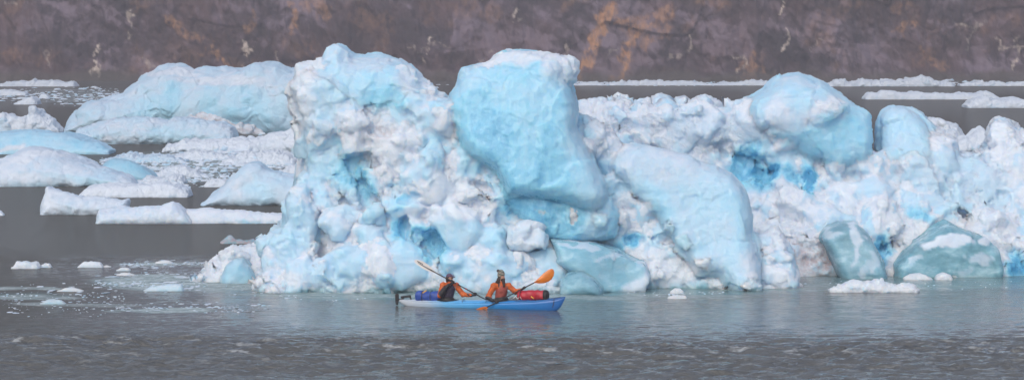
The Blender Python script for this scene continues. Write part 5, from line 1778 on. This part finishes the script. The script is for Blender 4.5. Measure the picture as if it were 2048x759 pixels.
def cr(ox, oy, pts, s=5.42):
    return [(ox + a / s, oy + b / s) for a, b in pts]


UP = cr(930, 500, [(752, 343), (790, 308), (850, 250), (900, 212), (935, 200), (958, 206), (968, 235), (962, 275), (940, 312), (905, 338), (860, 354), (800, 358), (765, 353)])
LOW = cr(930, 500, [(255, 612), (215, 607), (165, 618), (115, 640), (80, 662), (90, 690), (150, 690), (210, 655), (245, 628)])
FP, FA, FB, fv = paddle(((974, 613.5), (1072, 562.6)), -0.50, 0.22, LOW, UP, M_ORB, M_ORB, (((972, 614.5), (956, 621), M_RIBO), ((1068, 564.5), (1095, 552), M_RIBO)),
                        'black shafted paddle with orange blades held by the front paddler')
WB = cr(820, 500, [(258, 222), (228, 186), (192, 152), (142, 120), (92, 103), (56, 102), (44, 112), (52, 130), (80, 156), (128, 190), (186, 220), (238, 236), (254, 234)])
wl = [(1004, 616), (1012, 612), (1024, 614), (1038, 624), (1040, 636), (1028, 638), (1012, 628)]
RP_, RA, RB, rv = paddle(((866, 541.8), (1006, 616.5)), -0.36, 0.46, WB, wl, M_WHITEB, M_WHITEB, (((866, 541.5), (836, 525), M_GREY), None),
                         'black shafted paddle with a white blade raised by the rear paddler')
wbk = [K(835 + i * 2.2, 521.0 + i * 1.25 + (0.8 if i % 2 else 0), rv(838) - 0.0) + [0, -0.035, 0] for i in range(6)]
wm = tube('blade_mark', wbk, 0.012, M_BLACK, [c for c in RP_.children if c.name.startswith('blade')][0], tuple(RP_.location), seg=5)
for q_ in (0.34, 0.47):
    c_ = RA + (RB - RA) * q_
    dd = (RB - RA) / np.linalg.norm(RB - RA)
    tube('drip_ring', [c_ - dd * 0.02, c_ + dd * 0.02], 0.03, M_RED, RP_, tuple(RP_.location), seg=10)


# ---- hands closing on a shaft: palm behind, four unequal fingers around it, thumb from the side
def hand_parts(c, axis, wrist, scale=1.0):
    """list of capsules (a, b, ra, rb) of a hand gripping the shaft at c"""
    axis = axis / np.linalg.norm(axis)
    w = wrist - c
    w = w - axis * (w @ axis)
    w /= np.linalg.norm(w)
    s = np.cross(axis, w)
    R = 0.021
    out = [(wrist, c + w * 0.055, 0.030, 0.034), (c + w * 0.045 - axis * 0.028, c + w * 0.045 + axis * 0.028, 0.026, 0.026)]
    for i, (L, off) in enumerate(((0.9, -0.036), (1.0, -0.012), (0.95, 0.012), (0.8, 0.036))):
        rr = R + 0.013
        pts = []
        for a in (20, 90, 165, 165 + 60 * L):
            an = math.radians(a)
            pts.append(c + axis * off + (w * math.cos(an) + s * math.sin(an)) * rr)
        for a, b in zip(pts[:-1], pts[1:]):
            out.append((a, b, 0.0105, 0.0095))
    an = [math.radians(t) for t in (-10, -70, -130)]
    pts = [c + w * 0.05 - axis * 0.035] + [c - axis * 0.045 * (1 - 0.25 * i) + (w * math.cos(t) + s * math.sin(t)) * (R + 0.014) for i, t in enumerate(an)]
    for a, b in zip(pts[:-1], pts[1:]):
        out.append((a, b, 0.0125, 0.011))
    return out


def person(label, joints, face_yaw, hands, garments, lookz=0.0):
    J = {k: K(*v) for k, v in joints.items()}
    loc = tuple(J['pelvis'] * [1, 1, 0] + [0, 0, J['pelvis'][2] - 0.12])
    hp = {k: hand_parts(*v) for k, v in hands.items()}
    hd = J['head']
    fx = np.array([math.cos(face_yaw), math.sin(face_yaw), 0.0])
    sx = np.array([-fx[1], fx[0], 0.0])
    up = np.array([0, 0, 1.0])
    knee_n, knee_f = J['pelvis'] + KE * 0.48 + KN * -0.17 + [0, 0, -0.02], J['pelvis'] + KE * 0.48 + KN * 0.17 + [0, 0, -0.02]
    foot_n, foot_f = J['pelvis'] + KE * 0.92 + KN * -0.08 + [0, 0, -0.12], J['pelvis'] + KE * 0.92 + KN * 0.08 + [0, 0, -0.12]

    def body(X, Y, Z):
        D = cap(X, Y, Z, J['pelvis'] - KN * 0.07, J['pelvis'] + KN * 0.07, 0.125)
        D = smin(D, cap(X, Y, Z, J['pelvis'], J['chest'], 0.12, 0.145), 0.08)
        D = smin(D, cap(X, Y, Z, J['shn'], J['shf'], 0.075), 0.10)
        D = smin(D, cap(X, Y, Z, J['chest'], J['neck'], 0.11, 0.055), 0.06)
        D = smin(D, cap(X, Y, Z, J['neck'], hd - up * 0.05, 0.055, 0.055), 0.04)
        H = ell(X, Y, Z, hd, (0.105, 0.085, 0.13), face_yaw)
        H = smin(H, ell(X, Y, Z, hd + fx * 0.035 - up * 0.065, (0.07, 0.058, 0.065), face_yaw), 0.04)
        H = smin(H, cap(X, Y, Z, hd + fx * 0.098 + up * 0.012, hd + fx * 0.122 - up * 0.022, 0.010, 0.017), 0.018)     # nose
        H = smin(H, cap(X, Y, Z, hd + fx * 0.092 - sx * 0.045 + up * 0.03, hd + fx * 0.092 + sx * 0.045 + up * 0.03, 0.012), 0.02)   # brow
        for s in (-1, 1):
            H = np.maximum(H, -ell(X, Y, Z, hd + fx * 0.108 + sx * s * 0.033 + up * 0.010, (0.018, 0.016, 0.010), face_yaw))      # eye sockets
            H = smin(H, ell(X, Y, Z, hd + sx * s * 0.088 - up * 0.005, (0.028, 0.014, 0.034), face_yaw), 0.012)                    # ears
        H = np.maximum(H, -ell(X, Y, Z, hd + fx * 0.115 - up * 0.062, (0.02, 0.026, 0.005), face_yaw))                            # mouth line
        D = smin(D, H, 0.02)
        for a in ('n', 'f'):
            D = smin(D, cap(X, Y, Z, J['sh' + a], J['el' + a], 0.060, 0.045), 0.03)
            D = smin(D, cap(X, Y, Z, J['el' + a], J['wr' + a], 0.045, 0.030), 0.02)
            for q in hp[a]:
                D = smin(D, cap(X, Y, Z, *q), 0.006)
        for kn, ft in ((knee_n, foot_n), (knee_f, foot_f)):
            D = smin(D, cap(X, Y, Z, J['pelvis'] + (kn - J['pelvis']) * 0.2, kn, 0.085, 0.055), 0.03)
            D = smin(D, cap(X, Y, Z, kn, ft, 0.052, 0.035), 0.02)
            D = smin(D, cap(X, Y, Z, ft, ft + KE * 0.10 + up * 0.05, 0.036, 0.03), 0.02)
        return D
    allp = list(J.values()) + [knee_n, knee_f, foot_n, foot_f + KE * 0.1] + [hd + up * 0.1]
    lo, hi = bounds(allp, 0.17)
    P = sdf_mesh(lo, hi, 0.0125, body, 'person', M_SKIN, None, loc)
    tag(P, label, 'person')

    def wr(X, Y, Z, f=22, a=0.006):
        return a * (np.sin(f * X + 3 * np.sin(f * .6 * Z)) * np.sin(f * 1.3 * Z + 2 * np.sin(f * .5 * Y)))

    def jacket(X, Y, Z):
        D = cap(X, Y, Z, J['pelvis'], J['chest'], 0.165, 0.185)
        D = smin(D, cap(X, Y, Z, J['shn'], J['shf'], 0.11), 0.11)
        D = smin(D, cap(X, Y, Z, J['chest'], J['neck'] + up * 0.01, 0.14, 0.082), 0.06)
        for a in ('n', 'f'):
            D = smin(D, cap(X, Y, Z, J['sh' + a], J['el' + a], 0.108, 0.092), 0.05)
            D = smin(D, cap(X, Y, Z, J['el' + a], J['wr' + a], 0.092, 0.056), 0.03)
        D = D + wr(X, Y, Z, 26, 0.009) + wr(X, Y, Z, 55, 0.004)
        D = np.maximum(D, -cap(X, Y, Z, J['neck'], J['neck'] + up * 0.3, 0.062))
        return D

    def dk(V):
        d = np.zeros(len(V))
        for a, b, r in garments['dark']:
            a_, b_ = K(*a), K(*b)
            d = np.maximum(d, smoothstep(r + 0.02, r - 0.01, cap(V[:, 0], V[:, 1], V[:, 2], a_, b_, 0.0)))
        return d
    lo, hi = bounds([J[k] for k in ('pelvis', 'chest', 'neck', 'shn', 'shf', 'eln', 'elf', 'wrn', 'wrf')], 0.24)
    sdf_mesh(lo, hi, 0.016, jacket, 'jacket', M_ORANGE, P, loc, attrs={'dark': dk})

    def vest(X, Y, Z):
        lowp = J['pelvis'] + (J['chest'] - J['pelvis']) * 0.25
        D = cap(X, Y, Z, lowp, J['chest'], 0.195, 0.215)
        D = smin(D, cap(X, Y, Z, J['chest'], J['neck'] - up * 0.05, 0.19, 0.10), 0.05)
        D = D + wr(X, Y, Z, 30, 0.006)
        for a in ('n', 'f'):
            v = J['sh' + a] - J['neck']
            D = np.maximum(D, -cap(X, Y, Z, J['sh' + a] + v * 0.0, J['el' + a], 0.13, 0.13))
        return np.maximum(D, -cap(X, Y, Z, J['neck'] - up * 0.02, J['neck'] + up * 0.4, 0.085))
    lo, hi = bounds([J['pelvis'], J['chest'], J['neck']], 0.26)
    ve = sdf_mesh(lo, hi, 0.014, vest, 'life_vest', garments['vest'], P, loc)
    for a in garments.get('straps', ()):
        tube('vest_strap', [K(*q) for q in a], 0.012, M_GREY, ve, loc, seg=6)

    def trous(X, Y, Z):
        D = 9
        for kn, ft in ((knee_n, foot_n), (knee_f, foot_f)):
            D = np.minimum(D, cap(X, Y, Z, J['pelvis'] + (kn - J['pelvis']) * 0.1, kn, 0.105, 0.068))
            D = smin(D, cap(X, Y, Z, kn, ft, 0.066, 0.05), 0.02)
        return smin(D, cap(X, Y, Z, J['pelvis'] - KN * 0.07, J['pelvis'] + KN * 0.07, 0.14), 0.04)
    lo, hi = bounds([J['pelvis'], knee_n, knee_f, foot_n, foot_f], 0.18)
    sdf_mesh(lo, hi, 0.02, trous, 'trousers', M_TROUS, P, loc)

    for a in ('n', 'f'):
        def glove(X, Y, Z, a=a):
            D = cap(X, Y, Z, J['el' + a] + (J['wr' + a] - J['el' + a]) * 0.62, J['wr' + a], 0.066, 0.058)
            for q in hp[a]:
                D = smin(D, cap(X, Y, Z, q[0], q[1], q[2] + 0.008, q[3] + 0.008), 0.008)
            return D
        pts = [q[0] for q in hp[a]] + [q[1] for q in hp[a]] + [J['el' + a] + (J['wr' + a] - J['el' + a]) * 0.62]
        lo, hi = bounds(pts, 0.08)
        sdf_mesh(lo, hi, 0.007, glove, 'glove', M_BLACK, P, loc)
    return P, J, hd, fx, sx, up, loc


def along(A, B, px):
    t = (K(px, 0, 0)[0] - A[0]) / (B[0] - A[0])
    return A + (B - A) * t


# rear paddler ------------------------------------------------------
c1, c2 = along(RA, RB, 905.5), along(RA, RB, 950)
ra = RB - RA
wn_, wf_ = K(897, 569, -0.30), K(942, 590, 0.0)
P1, J1, hd, fx, sx, up, loc1 = person(
    'person in orange jacket, dark vest and purple cap seated in the rear cockpit', {
        'pelvis': (893, 603, 0.0), 'chest': (899, 577, 0.0), 'neck': (900, 563.5, 0.0), 'head': (899, 555, -0.02),
        'shn': (886, 570, -0.16), 'shf': (912, 570.5, 0.14), 'eln': (880, 590, -0.33), 'elf': (926, 588, 0.12),
        'wrn': (897, 569, -0.30), 'wrf': (942, 590, 0.02)},
    -0.35, {'n': (c1, ra, wn_), 'f': (c2, ra, wf_)},
    {'dark': [((882, 588, -0.33), (900, 564, -0.30), 0.11)], 'vest': M_PURPLE, 'straps': [[(910, 570, -0.20), (912, 584, -0.2)]]})
lo, hi = bounds([hd, hd + up * 0.12, hd + fx * 0.2], 0.16)
tilt = up * 0.055


def cap_sdf(X, Y, Z):
    D = np.maximum(ell(X, Y, Z, hd + up * 0.045, (0.125, 0.105, 0.115), -0.35), -(Z - hd[2] - 0.045))
    c = hd + fx * 0.14 + up * 0.052
    B_ = np.maximum(ell(X, Y, Z, c, (0.085, 0.075, 0.4), -0.35), np.abs(Z - c[2] + 0.25 * ((X - c[0]) * fx[0] + (Y - c[1]) * fx[1])) - 0.008)
    return smin(D, B_, 0.01)


cm, nt, b = new_mat('purple_patterned_cap')
tc = nt.nodes.new('ShaderNodeTexCoord').outputs['Object']
w_ = nt.nodes.new('ShaderNodeTexWave')
w_.inputs['Scale'].default_value = 9
w_.inputs['Distortion'].default_value = 3
nt.links.new(mapping(nt, tc, (1, 1, 2), (0.5, 0.4, 0)), w_.inputs['Vector'])
nt.links.new(ramp(nt, w_.outputs['Fac'], [(0.4, (0.045, 0.035, 0.09)), (0.62, (0.16, 0.09, 0.14))]), b.inputs['Base Color'])
b.inputs['Roughness'].default_value = 0.8
sdf_mesh(lo, hi, 0.008, cap_sdf, 'cap', cm, P1, loc1)
lo, hi = bounds([hd, hd - up * 0.1 - fx * 0.05], 0.17)
hr = lambda X, Y, Z: np.maximum(smin(ell(X, Y, Z, hd - fx * 0.03 - up * 0.02, (0.115, 0.105, 0.13), -0.35), cap(X, Y, Z, hd - fx * 0.07 - up * 0.05, hd - fx * 0.09 - up * 0.13, 0.07, 0.045), 0.03)
                              + 0.004 * np.sin(90 * X) * np.sin(80 * Z), (X - hd[0]) * fx[0] + (Y - hd[1]) * fx[1] - 0.035)
sdf_mesh(lo, hi, 0.009, hr, 'hair', M_HAIR, P1, loc1)
lo, hi = bounds([hd + fx * 0.06 - up * 0.09], 0.12)
sdf_mesh(lo, hi, 0.007, lambda X, Y, Z: np.maximum(ell(X, Y, Z, hd + fx * 0.045 - up * 0.085, (0.078, 0.075, 0.075), -0.35), Z - hd[2] + 0.035), 'beard', M_HAIR, P1, loc1)
tube('sunglasses', [hd + fx * 0.075 - sx * 0.085 + up * 0.008, hd + fx * 0.118 - sx * 0.035 + up * 0.008, hd + fx * 0.124 + up * 0.01, hd + fx * 0.118 + sx * 0.035 + up * 0.008,
                    hd + fx * 0.075 + sx * 0.085 + up * 0.008], [0.006, 0.019, 0.008, 0.019, 0.006], M_BLACK, P1, loc1)

# front paddler -----------------------------------------------------
c1, c2 = along(FA, FB, 994), along(FA, FB, 1049)
fa_ = FB - FA
wn_, wf_ = K(985, 600.5, -0.36), K(1041, 579, 0.05)
P2, J2, hd2, fx2, sx2, up, loc2 = person(
    'person in orange jacket, brick red vest and striped bobble hat seated in the front cockpit', {
        'pelvis': (1000, 604, 0.0), 'chest': (1003, 580, 0.0), 'neck': (1001, 563.5, 0.0), 'head': (1003, 553, -0.01),
        'shn': (988, 571, -0.17), 'shf': (1017, 571, 0.14), 'eln': (976, 594, -0.32), 'elf': (1031, 583, 0.18),
        'wrn': (985, 600.5, -0.36), 'wrf': (1041, 579, 0.07)},
    -0.45, {'n': (c1, fa_, wn_), 'f': (c2, fa_, wf_)},
    {'dark': [((974, 597, -0.42), (988, 602, -0.42), 0.10), ((990, 562, -0.1), (996, 562, -0.1), 0.09)], 'vest': M_BRICK,
     'straps': [[(1014, 572, -0.19), (1016, 588, -0.21)], [(999, 566, -0.14), (1000, 576, -0.21)]]})
# knitted hat with zigzag stripes and bobble
km, nt, b = new_mat('striped_knit')
tc = nt.nodes.new('ShaderNodeTexCoord').outputs['Object']
sp = nt.nodes.new('ShaderNodeSeparateXYZ')
nt.links.new(tc, sp.inputs[0])
zz = math_(nt, 'MULTIPLY_ADD', sp.outputs[0], 0.35, sp.outputs[2])
zz = math_(nt, 'MULTIPLY_ADD', math_(nt, 'PINGPONG', math_(nt, 'MULTIPLY', sp.outputs[0], 1.0), 0.02), 1.0, zz)
fr = math_(nt, 'FRACT', math_(nt, 'MULTIPLY', zz, 9.0))
nt.links.new(ramp(nt, fr, [(0.0, (0.30, 0.26, 0.22)), (0.25, (0.05, 0.05, 0.05)), (0.5, (0.12, 0.20, 0.16)), (0.7, (0.45, 0.38, 0.33)), (0.85, (0.06, 0.04, 0.04))], 'CONSTANT'), b.inputs['Base Color'])
b.inputs['Roughness'].default_value = 0.95
lo, hi = bounds([hd2, hd2 + up * 0.15], 0.18)


def hat_sdf(X, Y, Z):
    D = ell(X, Y, Z, hd2 + up * 0.065 - fx2 * 0.015, (0.138, 0.118, 0.20), -0.45)
    D = D + 0.003 * np.sin(140 * X) * np.sin(140 * Z)
    D = np.maximum(D, -(Z - hd2[2] - 0.03 + 0.25 * -((X - hd2[0]) * fx2[0] + (Y - hd2[1]) * fx2[1])))
    for s in (-1, 1):
        D = smin(D, cap(X, Y, Z, hd2 + sx2 * s * 0.095 + up * 0.03, hd2 + sx2 * s * 0.092 - up * 0.09, 0.026, 0.014), 0.02)
    return D


hat = sdf_mesh(lo, hi, 0.008, hat_sdf, 'bobble_hat', km, P2, loc2)
pc = K(996.5, 541, -0.01)
lo, hi = bounds([pc], 0.1)
sdf_mesh(lo, hi, 0.008, lambda X, Y, Z: ell(X, Y, Z, pc, (0.06, 0.06, 0.055)) + 0.006 * np.sin(110 * X) * np.sin(120 * Z) * np.sin(100 * Y), 'bobble', plain('dark_wool', (0.06, 0.04, 0.05), 0.95), hat, loc2)
lo, hi = bounds([hd2 + fx2 * 0.05 - up * 0.05, K(1007, 572, -0.12)], 0.13)
bt = K(1008, 571, -0.16)
sdf_mesh(lo, hi, 0.008, lambda X, Y, Z: smin(np.maximum(ell(X, Y, Z, hd2 + fx2 * 0.05 - up * 0.085, (0.08, 0.08, 0.07), -0.45), Z - hd2[2] + 0.04),
                                             cap(X, Y, Z, hd2 + fx2 * 0.07 - up * 0.10, bt, 0.065, 0.045), 0.03) + 0.005 * np.sin(120 * X) * np.sin(50 * Z), 'beard', M_HAIR, P2, loc2)
lo, hi = bounds([hd2 - fx2 * 0.05, K(992, 566, -0.1)], 0.14)
ht = K(993, 566, -0.08)
sdf_mesh(lo, hi, 0.009, lambda X, Y, Z: smin(cap(X, Y, Z, hd2 - fx2 * 0.06 - up * 0.02, ht, 0.075, 0.06), cap(X, Y, Z, hd2 - fx2 * 0.06 - sx2 * 0.08, K(997, 573, -0.2), 0.035, 0.02), 0.03) + 0.005 * np.sin(120 * X), 'hair', M_HAIR, P2, loc2)
for hh_, ff_, ss_, pp_, ll_ in ((hd2, fx2, sx2, P2, loc2),):
    for s in (-1, 1):
        e_ = hh_ + ff_ * 0.098 + ss_ * s * 0.033 + up * 0.010
        lo, hi = bounds([e_], 0.03)
        sdf_mesh(lo, hi, 0.003, lambda X, Y, Z: ell(X, Y, Z, e_, (0.012, 0.014, 0.009)), 'eye', M_BLACK, pp_, ll_)

# ------------------------------------------------------------------ damp air over the fjord
def build_haze():
    lo, hi = np.array([-1100.0, -60.0, -4.5]), np.array([1100.0, 1290.0, 400.0])
    V = np.array([[x, y, z] for x in (lo[0], hi[0]) for y in (lo[1], hi[1]) for z in (lo[2], hi[2])])
    Q = np.array([[0, 1, 3, 2], [4, 6, 7, 5], [0, 4, 5, 1], [2, 3, 7, 6], [0, 2, 6, 4], [1, 5, 7, 3]])
    m = bpy.data.materials.new('haze')
    m.use_nodes = True
    nt = m.node_tree
    nt.nodes.clear()
    o = nt.nodes.new('ShaderNodeOutputMaterial')
    v = nt.nodes.new('ShaderNodeVolumePrincipled')
    v.inputs['Color'].default_value = (0.90, 0.88, 0.96, 1)
    v.inputs['Density'].default_value = 0.00050
    nt.links.new(v.outputs[0], o.inputs['Volume'])
    ob = make_mesh('haze', V, Q, m, smooth=False)
    tag(ob, 'thin damp haze over the fjord', kind='stuff')


build_haze()
